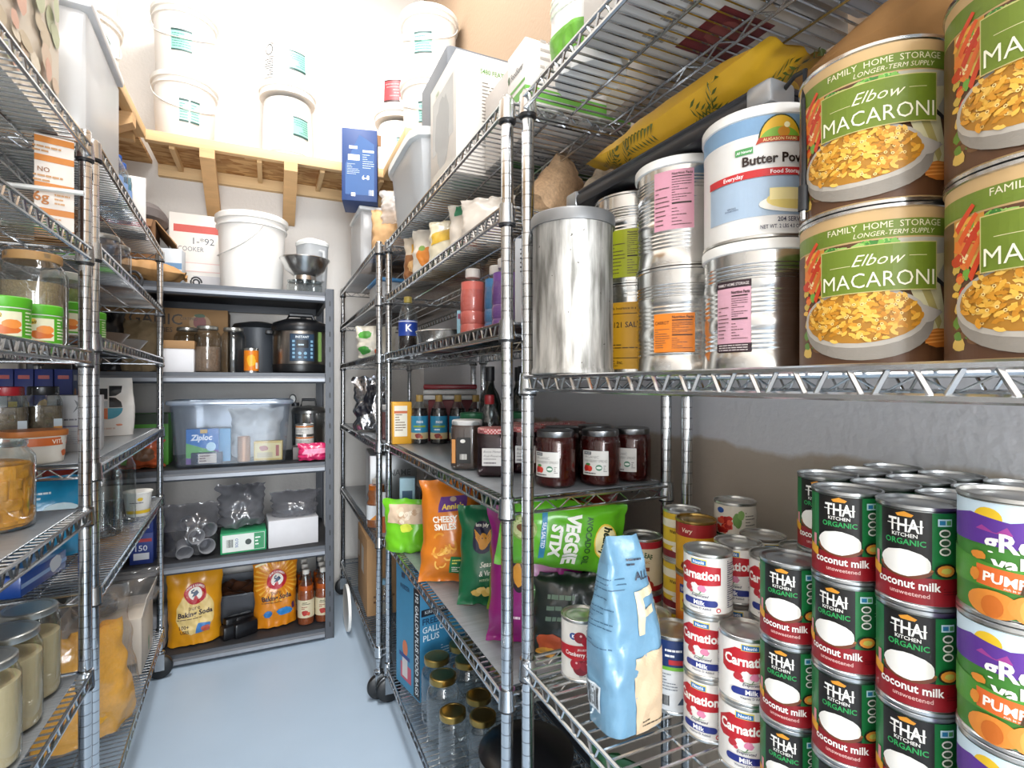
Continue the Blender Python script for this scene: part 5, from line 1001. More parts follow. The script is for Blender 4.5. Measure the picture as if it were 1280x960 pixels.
spawn('cushion', 'dark grey padded bag on the open brown carton', 'bag', (-.66, 3.25, z+.335), MB().lathe([(0, 0), (.15, .0), (.175, .03), (.175, .07), (.15, .1), (0, .11)], 32, P('#6b6462', .85, 0, .08, 30, .2), sq=3).mesh('cushion'), 0)
spawn('paper_bag', 'flattened crumpled brown paper bag at the front of the top board', 'bag', (-.36, 2.93, z), bag(.17, .27, .09, P('#b58a58', .75, 0, .1, 14, .2), 'pillow', 51, .014), 92, None, rx=-84)
spawn('iron_trivet', 'black scrolled iron trivet beside the paper bag', 'trivet', (-.335, 3.05, z), (lambda m: m.tube([(.026*math.cos(a)*(1-a/16), 0, .04+.03*math.sin(a)*(1-a/16)) for a in [i*.35 for i in range(32)]], .004, 6, DARK))(MB()).mesh('trivet'), 0)
spawn('tissue_pack', 'white and blue plastic pack behind the paper bag', 'pack', (-.45, 3.09, z), carton(.12, .07, .2, '#ccd3da', [('f', lambda p, w, h: (p.rect(-.06, .1, .06, .13, '#6a8fb4'), p.rect(-.06, .03, .06, .05, '#8aa8c4')))]), -6)
for (x, y, n_) in [(.122, 2.93, 'left'), (.209, 2.93, 'right')]: spawn('jar', '%s small glass jar under the steel bowl' % n_, 'jar', (x, y, z), jar(.042, .065, .038, None, None, sh=.7), 0, 'small jars under the bowl')
m = MB(); m.lathe([(0, .02), (.05, .02), (.055, .0), (.058, .0), (.054, .022), (.095, .055), (.118, .105), (.123, .106), (.123, .11), (.114, .108), (.09, .06), (.04, .028), (0, .026)], 40, STEEL)
spawn('mixing_bowl', 'stainless steel bowl standing on small glass jars', 'bowl', (.166, 2.93, z+.067), m.mesh('bowl'))
m = MB(); m.lathe([(.058, 0), (.06, .004), (.07, .3), (.071, .302), (.069, .302), (.058, .006), (0, .005)], 28, HAZY, sq=5); l = MB().lathe([(.073, .303), (.073, .32), (.06, .335), (0, .335)], 28, P('#dcdedc', .4), sq=5)
h_ = MB().tube([(.07, 0, .27), (.105, 0, .26), (.11, 0, .2), (.1, 0, .1), (.066, 0, .08)], .008, 8, HAZY)
spawn('pitcher', 'translucent white lidded pitcher at the right end of the top board', 'pitcher', (.218, 3.16, z), [('jug', m.mesh('jug')), ('lid', l.mesh('lid')), ('handle', h_.mesh('handle'))], -60)
# second board
z = zr[3]
def organic(p, w, h): p.text('ORGANIC', -.1, h-.085, .055, '#3a2a1c', .34, bold=.01); p.text('STRAWBERRIES', -.09, h-.125, .024, '#4a3624', .25); p.ell(.15, h-.075, .05, .045, '#b08a5c'); p.blob(.15, h-.07, .03, .036, '#8a3a34', 3); p.blob(.15, h-.035, .025, .01, '#3f5a34', 4); p.text('CERTIFIED', .1, h-.06, .014, '#5a4430', .08)
spawn('carton', 'brown strawberry carton with ORGANIC lettering at the back of the rack', 'box', (-.485, 3.33, z), carton(.56, .2, .34, '#b08a5e', [('f', organic)], .002, CARD), 0)
r = spawn('carton', 'low white carton with brown lid edge in front of the jars', 'box', (-.395, 2.955, z), carton(.14, .12, .11, '#dcdce0'), 0)
ob('lid', MB().box(-.072, .072, -.062, .062, .11, .148, CARD, .001).mesh('lid'), r)
GB = CLEAR('#eef0f0', .07, .6)
JR = P('#8a7360', .6, 0, .3, 120, .2)
for (x, y, f_, lab) in [(-.275, 2.965, JR, 'large glass jar half filled with brown grains beside the low white carton'), (-.165, 3.0, None, 'large empty glass jar next to the orange can'), (-.375, 3.085, None, 'large empty glass jar behind the low white carton')]:
    spawn('glass_jar', lab, 'jar', (x, y, z), jar(.058, .225, .042, GB, f_, .55, P('#b9b7b0', .3, .8), .016, .045, .8), 0, 'large glass jars')
spawn('drink_can', 'orange soda can in front of the grey pot', 'can', (-.083, 2.935, z), can(.033, .122, lambda p, r, h: (wrap(p, r, h, '#d97a16', .01, h-.012), p.blob(0, .06, .02, .03, '#e8ad2c', 2), p.rect(.02, .02, .035, .05, '#e6e0d4'))), face(-.09, 2.95))
spawn('grey_pot', 'dark grey cooker partly hidden behind the pressure cooker', 'appliance', (-.06, 3.29, z), [('body', MB().lathe([(.1, 0), (.115, .01), (.13, .24), (.132, .25)], 32, P('#4d5157', .4)).mesh('body')), ('lid', MB().lathe([(.133, .25), (.12, .275), (.05, .29), (0, .29)], 32, P('#26282b', .4)).mesh('lid'))])
m = MB().lathe([(.132, .045), (.134, .05), (.134, .215), (.132, .22)], 44, P('#b5afa8', .28, 1, .04, 20, stretch=(40, 40, 1)))
bs = MB().lathe([(.115, 0), (.132, .008), (.138, .04), (.136, .046), (.0, .046)], 44, P('#17181a', .35))
ld = MB().lathe([(.139, .216), (.142, .225), (.142, .245), (.132, .262), (.08, .282), (0, .285)], 44, P('#1b1c1f', .3)); lh = MB().tube([(-.07, -.02, .272), (-.055, -.02, .305), (.055, -.02, .305), (.07, -.02, .272)], .012, 8, P('#232428', .35)); sv = MB().lathe([(.016, .28), (.016, .31), (0, .312)], 16, P('#8a8c8e', .3, .8), (.02, .05, 0))
for sx in (-1, 1): ld.box(min(sx*.135, sx*.168), max(sx*.135, sx*.168), -.03, .03, .2, .222, P('#1b1c1f', .35), .006)
p = cylprint(.1355); p.rect(-.062, .06, .058, .2, '#1d2a3a'); p.rect(-.058, .064, .054, .196, '#22384e'); p.text('INSTANT', -.002, .178, .011, '#e6eef2', .07); p.rect(-.03, .128, .028, .168, '#0f141a'); p.lines(-.022, .136, .02, .15, 1, '#b9d0de', .5)
for i in range(5):
    for s_ in (-.049, .037): p.rect(s_, .075+i*.02, s_+.012, .087+i*.02, '#7aa3bd')
for s_ in (-.02, .006): p.ell(s_+.006, .1, .008, .008, '#7aa3bd', 12); p.ell(s_+.006, .08, .008, .006, '#5a86a3', 12)
p.rect(.078, .06, .1, .212, '#7fa05a')
spawn('pressure_cooker', 'steel electric pressure cooker with black lid and blue panel', 'appliance', (.148, 3.01, z), [('pot', m.mesh('pot')), ('base', bs.mesh('base')), ('lid', ld.mesh('lid'), None, [('handle', lh.mesh('handle')), ('steam_valve', sv.mesh('steam_valve'))]), ('control_panel', p.mesh('control_panel'))], 2)
spawn('sack', 'brown sack leaning at the left behind the wire rack post', 'sack', (-.555, 3.0, z), bag(.19, .24, .12, P('#7a6a50', .7, 0, .2, 30, .2), 'gus', 52, .01), -5)
spawn('black_bag', 'black plastic bag slumped left of the brown sack', 'bag', (-.71, 2.98, z), bag(.2, .27, .12, P('#1a1a1c', .3, 0, .1, 20, .3), 'gus', 53, .016), 0)
# third board
z = zr[2]
BIN = CLEAR('#f6f9fd', .04, .25, .1, .07, '#e4ecf6')
m = MB(); m.lathe([(0, .003), (.34, .003), (.352, .012), (.385, .30), (.381, .30), (.347, .014), (0, .007)], 48, BIN, sq=9); me = m.mesh('tub'); me.transform(Matrix.Diagonal((.68, .50, 1, 1)))
rm = MB().tube([(.268*math.copysign(abs(math.cos(a))**.22, math.cos(a)), .197*math.copysign(abs(math.sin(a))**.22, math.sin(a)), .305) for a in [2*PI*i/56 for i in range(56)]], .011, 8, CLEAR('#e6edf6', .1, .3, .15, .45, '#dbe6f4'), closed=True)
spawn('storage_bin', 'clear plastic bin on the middle board holding bags and boxes', 'bin', (-.165, 3.045, z), [('tub', me), ('rim', rm.mesh('rim'))], 0)
def zip_(p, w, h): p.poly([(-w/2, .0), (w/2, .0), (w/2, .06), (-w/2, .09)], '#6a3a8a'); p.poly([(-w/2, .03), (w/2, .01), (w/2, .05), (-w/2, .1)], '#5aa84a'); p.text('Ziploc', -.005, h*.68, .026, '#f2f6fa', .09, bold=.04, shear=.15); p.ell(.035, h*.48, .02, .022, '#bfe0ea'); p.rect(-.01, h-.02, .02, h-.002, '#e0b24a')
for (x, y, w, d, h, c, rz, dr, nm, lab) in [(-.292, 2.93, .135, .06, .165, '#2c74ba', 4, [('f', zip_)], 'bag_box', 'blue zip bag box inside the clear bin'), (-.20, 2.97, .05, .05, .16, '#58a0c8', 0, (), 'bag_box', 'light blue box beside the zip bag box in the clear bin'), (-.27, 2.885, .13, .02, .055, '#2a3246', 0, [('f', lambda p, w, h: (p.rect(-.035, .005, .04, .05, '#c9b9a8'), p.lines(-.03, .01, .035, .045, 3, '#6a4a4a', .5)))], 'soap_box', 'small dark box with cream label lying in the clear bin'), (-.004, 2.925, .13, .05, .095, '#d8b45a', -6, [('f', lambda p, w, h: (p.rect(-.06, .01, .06, .085, '#e3cd8c'), p.blob(-.02, .06, .02, .014, '#a8503a', 2), p.rect(.035, .02, .05, .075, '#a8403a'), p.rect(-.05, .015, .02, .04, '#c9b488')))], 'tea_box', 'yellow box with red print inside the clear bin')]:
    spawn(nm, lab, 'box', (x, y, z+.0145), carton(w, d, h, c, dr), rz)
spawn('tube', 'copper coloured tube standing inside the clear bin', 'tube', (-.115, 2.91, z+.0145), MB().lathe([(.026, 0), (.029, .003), (.029, .118), (.026, .124), (0, .126)], 20, P('#b07a4a', .35, .3)).mesh('tube'))
spawn('cup_sleeve_bag', 'white plastic bag of cups inside the clear bin', 'bag', (-.06, 3.09, z+.0145), bag(.26, .25, .17, P('#dcdad6', .5, 0, .08, 25, .3), 'gus', 54, .014), 0)
spawn('snack_bag', 'orange and brown snack bag left of the clear bin', 'bag', (-.545, 2.95, z), bag(.19, .13, .09, P('#b5532c', .35, 0, .25, 14, .1, coat=.3), 'pillow', 55, .01, lambda p, w, h: (p.blob(.02, .065, .05, .03, '#6a4a34', 3), p.rect(-.08, .02, -.055, .11, '#6fc23a'))), 4)
spawn('green_box', 'bright green tray with dark top behind the orange snack bag', 'box', (-.53, 3.12, z), carton(.16, .14, .25, '#4f9a2c', [('f', lambda p, w, h: (p.rect(-.08, .2, .08, .25, '#2c3a28'),))]), 0)
m = MB().lathe([(.12, 0), (.128, .006), (.13, .225), (.133, .23)], 40, STEEL); l = MB().lathe([(.135, .231), (.135, .245), (.12, .262), (0, .275)], 40, P('#8e8d8b', .3, .9)); l.tube([(-.06, 0, .265), (-.05, 0, .305), (.05, 0, .305), (.06, 0, .265)], .009, 8, DARK); l.lathe([(.03, 0), (.03, .02), (0, .021)], 20, DARK, (-.1, -.02, .27)) 
g = MB().lathe([(0, -.012), (.024, -.012), (.024, 0), (.021, .001), (0, .001)], 20, P('#d8d6d2', .4), (0, 0, 0), ax='y')
r = spawn('pressure_canner', 'steel pressure canner with gauge behind the clear bin', 'pot', (.202, 3.22, z), [('pot', m.mesh('pot')), ('lid', l.mesh('lid'))], -10, sc=(.68, .68, 1))
gg = MB().lathe([(0, -.004), (.026, -.004), (.028, 0), (.028, .012), (0, .012)], 24, DARK, ax='y').lathe([(0, -.0045), (.021, -.0045), (.021, -.004)], 20, P('#dcdcd8', .4), ax='y'); ob('gauge', gg.mesh('gauge'), r, (-.12, -.03, .31))
LC = can(.045, .058, lambda p, r, h: (wrap(p, r, h, '#d5d2cc'), p.rect(-.13, h-.016, .13, h-.008, '#c9742c'), p.lines(-.06, .012, .06, .035, 3, '#8a8884', .4)))
for k in (0, 1): spawn('food_can', '%s white low can with orange stripe right of the clear bin' % ('lower', 'upper')[k], 'can', (.17, 3.02, z+.065+k*.0585), LC, 0, 'low white cans')
spawn('carton', 'grey low box under the white low cans', 'box', (.18, 3.03, z), carton(.14, .12, .064, '#6c6664'), 0)
spawn('pink_bag', 'bright pink plastic bag lying right of the clear bin', 'bag', (.205, 2.89, z+.004), bag(.16, .085, .07, gloss('#c92c62'), 'gus', 56, .006, lambda p, w, h: p.poly([(-.06, .03), (.07, .035), (.07, .06), (-.05, .055)], '#e88aa8')), 0)
# fourth board
z = zr[1]
GF = CLEAR('#efeff2', .08, .4, .12, .14, '#c8c8ce'); CUP = P('#85868a', .4)
r = spawn('cup_bag', 'clear bag of grey plastic cups on the fourth board', 'bag', (-.345, 2.99, z), [('pouch', bag(.25, .235, .19, GF, 'gus', 57, .012)[0][1])], 4)
for (x, y, zz, rx, ry) in [(-.04, -.02, .05, 1.9, .3), (.045, -.03, .04, 1.5, -.5), (-.05, .03, .12, 1.2, .5), (.04, .02, .12, 1.75, -.8), (.0, -.035, .1, 1.6, .2), (.0, .03, .06, .4, .9)]:
    ob('plastic_cup', MB().lathe([(0, 0), (.024, 0), (.034, .085), (.037, .087), (.035, .089), (.032, .086), (.022, .003)], 20, CUP).mesh('plastic_cup') if 'CUPM' not in globals() else CUPM, r, (x, y, zz), (rx, ry, .3))
spawn('plastic_bag', 'crumpled smoky plastic bag on the green and white box', 'bag', (-.13, 3.03, z+.1), bag(.23, .2, .18, CLEAR('#d8d8dc', .1, .4, .14, .45, '#b4b4ba'), 'gus', 58, .02), 6)
def solo(p, w, h): p.rect(-w/2+.008, .008, w/2-.008, h-.008, '#d9ded8'); p.rect(.045, .01, .09, h-.01, '#2f8a5a'); p.lines(.05, .025, .085, h-.025, 3, '#eef4ee', .4); p.ell(.02, h/2, .014, .014, '#2c3a34'); p.text('SOLO', -.025, h/2, .012, '#2a4f9a', .05, rot=PI/2); p.bars(-.075, .03, -.045, h-.03)
spawn('plate_box', 'green and white plate box lying on the fourth board', 'box', (-.118, 2.955, z), carton(.2, .14, .098, '#2f9a66', [('f', solo)]), 3)
spawn('carton', 'low white carton right of the green plate box', 'box', (.105, 3.0, z), carton(.235, .2, .135, '#d4d3d6'), 4)
spawn('plastic_bag', 'clear crinkled bag lying on the low white carton', 'bag', (.12, 3.0, z+.136), bag(.25, .12, .2, CLEAR('#e4e4e8', .1, .4, .12, .3, '#c4c4ca'), 'gus', 59, .014), 2)
for k in range(2): spawn('foil_box', '%s blue carton at the left behind the wire rack post' % ('lower', 'upper')[k], 'box', (-.53, 2.96, z+k*.141), carton(.09, .15, .14, '#243a86', [('f', lambda p, w, h: (p.rect(-.03, .02, .03, .05, '#e0e4ec'), p.text('150', 0, .06, .025, '#dfe4f0', .06), p.rect(-.04, .1, .04, .115, '#b03a44')))]), 0, 'blue cartons')
spawn('carton', 'plain brown carton left of the blue cartons', 'box', (-.70, 2.98, z), carton(.2, .2, .22, '#8a6644'), 0)
# bottom board
z = zr[0]
def soda(ex):
    def f(p, w, h):
        if ex:
            for k in range(28): a = k*2*PI/28; p.poly([(.05*math.cos(a), .235+.05*math.sin(a)), (.11*math.cos(a-.05), .235+.11*math.sin(a-.05)), (.11*math.cos(a+.05), .235+.11*math.sin(a+.05))], '#e3a83a'); p.o -= p.step*.9
        else: p.blob(.0, .15, .085, .10, '#dcc07c', 3, 24, .05)
        p.ell(0, .235, .052, .047, '#b3202c', 28); p.ell(0, .235, .032, .029, '#e8e2d8', 24); p.ell(0, .235, .052, .047, '#b3202c', 12, 4.3, 5.1)
        p.text('ARM & HAMMER', 0, .266, .011, '#f2e6e0', .085, wave=lambda x: -9*x*x)
        p.poly([(-.018, .222), (.004, .226), (.018, .238), (.008, .25), (-.006, .243), (-.016, .246), (-.02, .238), (-.008, .236)], '#3a4a66'); p.poly([(-.02, .248), (-.006, .256), (-.003, .25), (-.017, .243)], '#3a4a66')
        p.text('pure', -.005, .165, .019, '#3a2a2a', .05, bold=.0); p.text('Baking Soda', 0, .138, .022, '#2a2030', .16, bold=.03, rot=.04); p.lines(-.08, .122, .08, .13, 1, '#5a4030', .4)
        if ex: p.blob(-.045, .07, .02, .018, '#2f6fae', 1); p.blob(.035, .075, .04, .02, '#2f7fc0', 2); p.rect(.075, .08, .09, .11, '#4a2a5a'); p.poly([(-.1, .30), (-.03, .325), (-.03, .335), (-.1, .31)], '#f0e2b0')
        else: p.text('100+', -.05, .08, .018, '#3a2a2a', .045); p.text('USES', -.05, .06, .014, '#3a2a2a', .04); p.poly([(.0, .055), (.06, .06), (.065, .095), (.01, .1)], '#3f78b4'); p.blob(.045, .072, .02, .014, '#b8503a', 4)
    return f
spawn('baking_soda_bag', 'yellow baking soda bag with cream centre at the left of the bottom board', 'bag', (-.325, 2.945, z), bag(.245, .355, .12, P('#d6921a', .3, 0, .06, 15, coat=.3), 'gus', 61, .007, soda(0)), 8, 'baking soda bags', rx=-3)
spawn('baking_soda_bag', 'orange baking soda bag with sun rays beside the vinegar bottles', 'bag', (.03, 2.985, z), bag(.22, .37, .12, P('#d07f16', .3, 0, .06, 15, coat=.3), 'gus', 62, .007, soda(1)), 6, 'baking soda bags', rx=-3)
m = MB(); 
for (x, y, zz, s) in [(-.03, 0, .0, .05), (.02, -.02, .0, .055), (.03, .02, .03, .045), (-.02, .02, .04, .04)]: m.box(x-s, x+s, y-s*.6, y+s*.6, zz, zz+s*1.3, P('#151518', .3, 0, .1, 30), .012)
spawn('black_tray_stack', 'black plastic trays tumbled between the baking soda bags', 'tray', (-.14, 2.94, z), m.mesh('tray'), 25)
m = MB().lathe([(.15, 0), (.16, .006), (.17, .14), (.178, .145), (.178, .15), (.166, .15), (.155, .008), (0, .006)], 40, CLEAR('#c9cdd4', .06, .3, .2, .6, '#9a9ea6'), sq=6); cn = MB().grid(lambda a, b: Vector(((a-.5)*.27, (b-.5)*.27, .12+.05*noise.noise(Vector((a*5, b*5, 2))))), 16, 16, P('#5a3520', .6, 0, .4, 20)); 
spawn('storage_tub', 'grey tub of brown packets behind the baking soda bags', 'tub', (-.14, 3.25, z), [('tub', m.mesh('tub')), ('contents', cn.mesh('contents'))])
CB_ = [(0, 0), (.036, 0), (.041, .006), (.041, .15), (.038, .17), (.03, .2), (.018, .232), (.0145, .25), (.0145, .275)]
def cider(p, r, h): wrap(p, r, h, '#cfc2a2', .04, .13); p.lines(-.018, .113, .018, .121, 1, '#3a4a2a', .5); p.rect(-.02, .108, .02, .111, '#3a3a3a'); p.blob(-.004, .065, .016, .014, '#a8322a', 2); p.blob(.012, .06, .009, .009, '#c9523a', 3); p.lines(-.022, .083, .022, .1, 2, '#8a2a24', .4)
CID = bottle(.041, CB_, P('#a84e16', .2, 0, .1, 20), .2, None, '#d2cec6', .0165, .02, cider)
for i in range(3):
    for j in range(2): spawn('cider_bottle', '%s cider vinegar bottle of the %s row beside the baking soda' % (('front', 'second', 'third')[i], ('left', 'right')[j]), 'bottle', (.172+j*.085, 2.94+i*.09, z), CID, face(.2, 2.95), 'cider vinegar bottles')
spawn('grey_tub', 'pale grey tub left of the yellow baking soda bag', 'tub', (-.515, 3.02, z), MB().box(-.07, .07, -.1, .1, 0, .16, P('#b4b6bc', .5), .012).mesh('tub'))
# ================================================================ the left racks
z = ZLF[5]
m = MB().box(-.17, .17, -.2, .2, 0, .38, HAZY, .02); l = MB().box(-.18, .18, -.21, .21, .38, .41, P('#e0e2e4', .4), .008)
spawn('storage_bin', 'tall translucent white bin on the top of the left rack', 'bin', (-.60, 1.87, z), [('tub', m.mesh('tub')), ('lid', l.mesh('lid')), ('contents', MB().box(-.14, .14, -.17, .17, .01, .33, P('#d8d6d2', .7, 0, .05, 10), .02).mesh('contents'))], 2.5)
def faded(p, w, h):
    rr = random.Random(4); p.rect(-w/2, 0, w/2, h, '#c9bfae')
    for i in range(40): p.blob(rr.uniform(-w*.42, w*.42), rr.uniform(.03, h-.03), rr.uniform(.015, .03), rr.uniform(.012, .03), rr.choice(['#b9a98c', '#a9b08a', '#c99a82', '#d8cdb8', '#9aa07a', '#c4ad94']), i)
spawn('appliance_box', 'box with faded food picture on the top of the near left rack', 'box', (-.58, 1.33, ZLN[5]), carton(.34, .3, .4, '#cfcac2', [('f', faded)]), 90)
m = MB()
BT = [(0, 0), (.03, 0), (.032, .005), (.032, .14), (.024, .17), (.013, .19), (.013, .205)]
for i in range(3):
    for j in range(2):
        if i < 3: spawn('water_bottle', 'blue capped water bottle, %s of the %s row, on the left rack' % (('nearest', 'middle', 'farthest')[i], ('front', 'back')[j]), 'bottle', (-.475-j*.07-.0026*i, 2.14+i*.075, z), bottle(.032, BT, None, 0, CLEAR('#e2ecf4', .12, .5), '#2c5fb4', .0145, .02, lambda p, r, h: (wrap(p, r, h, '#7f9fd0', .06, .11),)), 0, 'blue capped water bottles')
spawn('tissue_pack', 'white packet with teal corner at the far end of the left rack', 'pack', (-.515, 2.47, z), carton(.15, .12, .21, '#dfdbd6', [('f', lambda p, w, h: (p.rect(-.07, .12, .03, .2, '#3f96a8'), p.rect(-.07, .02, .07, .035, '#c2444a'))), ('r', lambda p, w, h: (p.rect(-.06, .1, .03, .18, '#4a9aac'), p.rect(-.06, .015, .06, .03, '#c2444a')))]), 10)
# orange and white box
def orb(p, w, h):
    p.rect(-w/2, 0, w/2, h, '#d8cfc6')
    for k, t in enumerate((.0, .05, .105, .165, .205)): p.rect(-w/2, t, w/2, t+(.014 if k else .02), '#c4782a')
    p.text('6g', -.022, .078, .02, '#b06a24', .03, bold=.02); p.lines(.0, .072, .04, .1, 3, '#c99a6a', .4); p.text('NO', -.018, .142, .01, '#8a5a34', .02); p.lines(-.035, .118, .04, .138, 2, '#b98a5a', .4); p.lines(-.036, .182, .036, .2, 2, '#b98a5a', .45); p.lines(-.036, .022, .036, .046, 3, '#c99a6a', .4)
spawn('protein_box', 'tall orange and white banded box behind the near left post', 'box', (-.434, 1.487, ZLN[4]), carton(.066, .04, .222, '#5c3420', [('f', orb)]), 18)
# jars and canisters at eye level
CER = P('#9a8260', .8, 0, .3, 220, .4, bscale=400); GRN = P('#8a9448', .8, 0, .3, 150, .4, bscale=200)
WOODL = P('#b48a58', .6, 0, .1, 20)
spawn('glass_jar', 'large glass jar of oats with wooden lid', 'jar', (-.462, 1.462, ZLN[3]), jar(.056, .2, .044, None, CER, .68, WOODL, .018, .048, .8, sq=3), 0, 'jars at eye level')
spawn('glass_jar', 'large glass jar with metal lid at the left edge', 'jar', (-.535, 1.30, ZLN[3]), jar(.054, .19, .044, None, CER, .4, P('#a8a59e', .35, .8), .018, .047, .8), 0, 'jars at eye level')
spawn('glass_jar', 'glass jar of green seeds with white lid', 'jar', (-.485, 1.715, ZLF[3]+LT), jar(.045, .165, .038, None, GRN, .75, P('#cfccc4', .4), .018, .041, .82), 0, 'jars at eye level')
spawn('glass_jar', 'glass jar with wooden lid behind the oats jar', 'jar', (-.565, 1.44, ZLN[3]), jar(.05, .18, .04, None, CER, .6, WOODL, .018, .044, .8), 0, 'jars at eye level')
def pect(p, r, h): wrap(p, r, h, '#4f9f22', .004, h-.022); p.rect(-.02, .008, .022, .052, '#d9d6b8'); p.blob(.002, .02, .018, .009, '#cc6a2c', 2); p.blob(.008, .03, .014, .008, '#e08a3e', 3); p.blob(-.012, .045, .007, .006, '#d9b64a', 4); p.text('Ball', -.012, .041, .006, '#2c3a1c', .014, shear=.3); p.rect(-.035, .01, -.024, .052, '#8aa06a'); p.lines(.028, .01, .05, .055, 7, '#d8e0c0', .4)
PE = [('tub', MB().lathe([(0, 0), (.034, 0), (.0365, .003), (.0365, .062), (0, .062)], 30, P('#e2e2da', .4)).mesh('tub')), ('lid', MB().lathe([(.0375, .06), (.0385, .062), (.0385, .078), (.036, .08), (0, .08)], 30, P('#56ad26', .4)).mesh('lid'))]
pp = cylprint(.0365); pect(pp, .0365, .08); PE.append(('label', pp.mesh()))
for (x, y, zz, lab) in [(-.44, 1.262, ZLN[3], 'green lidded pectin tub at the left edge'), (-.425, 1.372, ZLN[3], 'green lidded pectin tub in front of the oats jar'), (-.452, 1.625, ZLF[3]+LT, 'green lidded pectin tub just behind the post'), (-.455, 1.82, ZLF[3]+LT, 'green lidded pectin tub right of the post')]:
    spawn('pectin_tub', lab, 'tub', (x, y, zz), PE, face(x, y)+4, 'green pectin tubs')
# things on the upper far left shelves
for (x, y, lab) in [(-.50, 2.10, 'nearer'), (-.50, 2.24, 'farther')]: spawn('glass_jar', '%s empty wide jar on the upper left shelf' % lab, 'jar', (x, y, ZLF[4]), jar(.06, .14, .052, CLEAR('#dfe4ee', .1, .6), None, lid=P('#b4b4b0', .3, .8), lidh=.015, sh=.8), 0, 'wide jars')
spawn('iron_trivet', 'black scrolled iron stand at the far end of the upper left shelf', 'stand', (-.47, 2.42, ZLF[4]), (lambda m: m.tube([(0, .045*math.cos(a)*(1-a/16), .05+.045*math.sin(a)*(1-a/16)) for a in [i*.35 for i in range(34)]], .005, 6, P('#3a3a3c', .4)))(MB()).mesh('stand'), 60)
spawn('clear_sheet', 'clear plastic sheet pack on the upper left shelf', 'pack', (-.62, 2.45, ZLF[4]), bag(.25, .13, .16, FILM, 'gus', 71, .012), 80)
for (x, y, c, lab) in [(-.53, 2.2, '#6d5a4a', 'brown enamel bowl seen under the lip of the left rack'), (-.53, 2.5, '#8a8580', 'grey bowl at the far end of the left rack')]:
    spawn('bowl', lab, 'bowl', (x, y, ZLF[2]+LT) if 0 else (x, y, ZLF[3]+LT), MB().lathe([(0, 0), (.05, 0), (.06, .01), (.09, .05), (.092, .052), (.088, .052), (.055, .014), (0, .006)], 32, P(c, .35)).mesh('bowl'), 0, 'bowls')
spawn('black_sack', 'dark bag behind the far post of the left rack', 'bag', (-.70, 2.35, ZLF[3]+LT), bag(.26, .17, .1, P('#242426', .35, 0, .1, 20, .2), 'gus', 72, .012), 70)
# middle left shelf: pasta, boxes, herbs
z = ZLF[2]+LT
def barilla(p, w, h): p.rect(-w*.3, h-.035, w*.3, h-.022, '#b03a34'); p.blob(0, .1, .017, .04, '#c9a04a', 2); p.lines(-w*.3, .02, w*.3, .05, 3, '#5a6aa8', .4)
def barside(p, w, h): p.rect(-w/2, 0, w/2, h, '#34508c'); p.blob(0, .12, .03, .06, '#c98a4a', 3); p.rect(-w*.3, h-.04, w*.3, h-.02, '#c8c8d0')
PB = carton(.05, .09, .245, '#1f2d74', [('f', barilla), ('r', barside)])
for i in range(4): spawn('pasta_box', '%s navy blue pasta box in the row on the left' % ('leftmost', 'second', 'third', 'rightmost')[i], 'box', (-.835+i*.056, 2.42-i*.006, z), PB, 6, 'navy pasta boxes')
def greyb(p, w, h): p.rect(-.04, h-.05, -.032, h-.01, '#1c1c1e'); p.poly([(-.005, h-.05), (.004, h-.03), (-.002, h-.012), (.012, h-.025), (.018, h-.05), (.008, h-.035)], '#1c1c1e'); p.lines(-.045, h-.075, .03, h-.062, 1, '#55555a', .35); p.rect(-.048, h-.09, .05, h-.086, '#5a5478'); p.lines(-.045, .02, .04, h-.1, 7, '#8a8a90', .3)
spawn('carton', 'grey carton with small black figure print behind the post', 'box', (-.512, 1.935, z), carton(.12, .1, .16, '#a8a8aa', [('f', greyb), ('l', lambda p, w, h: p.rect(-w/2, 0, w/2, h, '#1f2740'))]), 10)
spawn('carton', 'white and navy carton left of the grey carton', 'box', (-.65, 1.90, z), carton(.06, .1, .16, '#c9c9c8', [('f', lambda p, w, h: (p.rect(.0, 0, .028, h, '#1f2740'), p.rect(.002, h-.045, .02, h-.015, '#d8b62a')))]), 12)
def angel(p, w, h):
    p.text('angel hair', -.055, .10, .014, '#1c1c1e', .085, rot=PI/2, bold=.02)
    p.poly([(-.038, .175), (-.004, .175), (-.004, .135), (-.018, .137), (-.032, .152)], '#1c1d20'); p.poly([(.0, .185), (.04, .185), (.036, .16), (.02, .148), (.0, .146)], '#1c1d20'); p.poly([(.0, .143), (.02, .14), (.036, .125), (.04, .105), (.0, .105)], '#1c1d20')
    p.ell(-.004, .102, .04, .04, '#cf6a2c', 14, PI, 1.5*PI); p.ell(-.004, .102, .045, .04, '#2b8fa8', 14, 1.5*PI, 2*PI); p.poly([(-.044, .104), (-.004, .104), (-.004, .13), (-.026, .125)], '#b8bec2')
    p.text('ORIGINAL', -.04, .045, .008, '#d0805a', .04); p.lines(-.06, .02, .06, .035, 1, '#c9b4aa', .4); p.blob(.03, .04, .01, .004, '#d0805a', 2)
spawn('pasta_bag', 'white angel hair pasta pack with black and teal emblem', 'bag', (-.548, 2.43, z), block_bag(.155, .215, .075, P('#dcdad6', .45, 0, .03, 20), 14, .003, angel, None, .1), 14)
HERB = P('#776751', .9, 0, .4, 90, .6, bscale=140)
for (x, y, c, lab) in [(-.60, 1.735, '#a3202a', 'clear herb jar with red lid'), (-.552, 1.813, '#1a1a1c', 'clear herb jar with black lid')]:
    spawn('herb_jar', lab, 'jar', (x, y, z), jar(.038, .185, .029, None, HERB, .72, P(c, .35), .022, .032, .78, lambda p, r, h: (p.rect(.012, .03, .03, .1, '#c98a3a'), p.rect(.012, .08, .03, .1, '#b8c4cc')), sq=4), 30, 'herb jars')
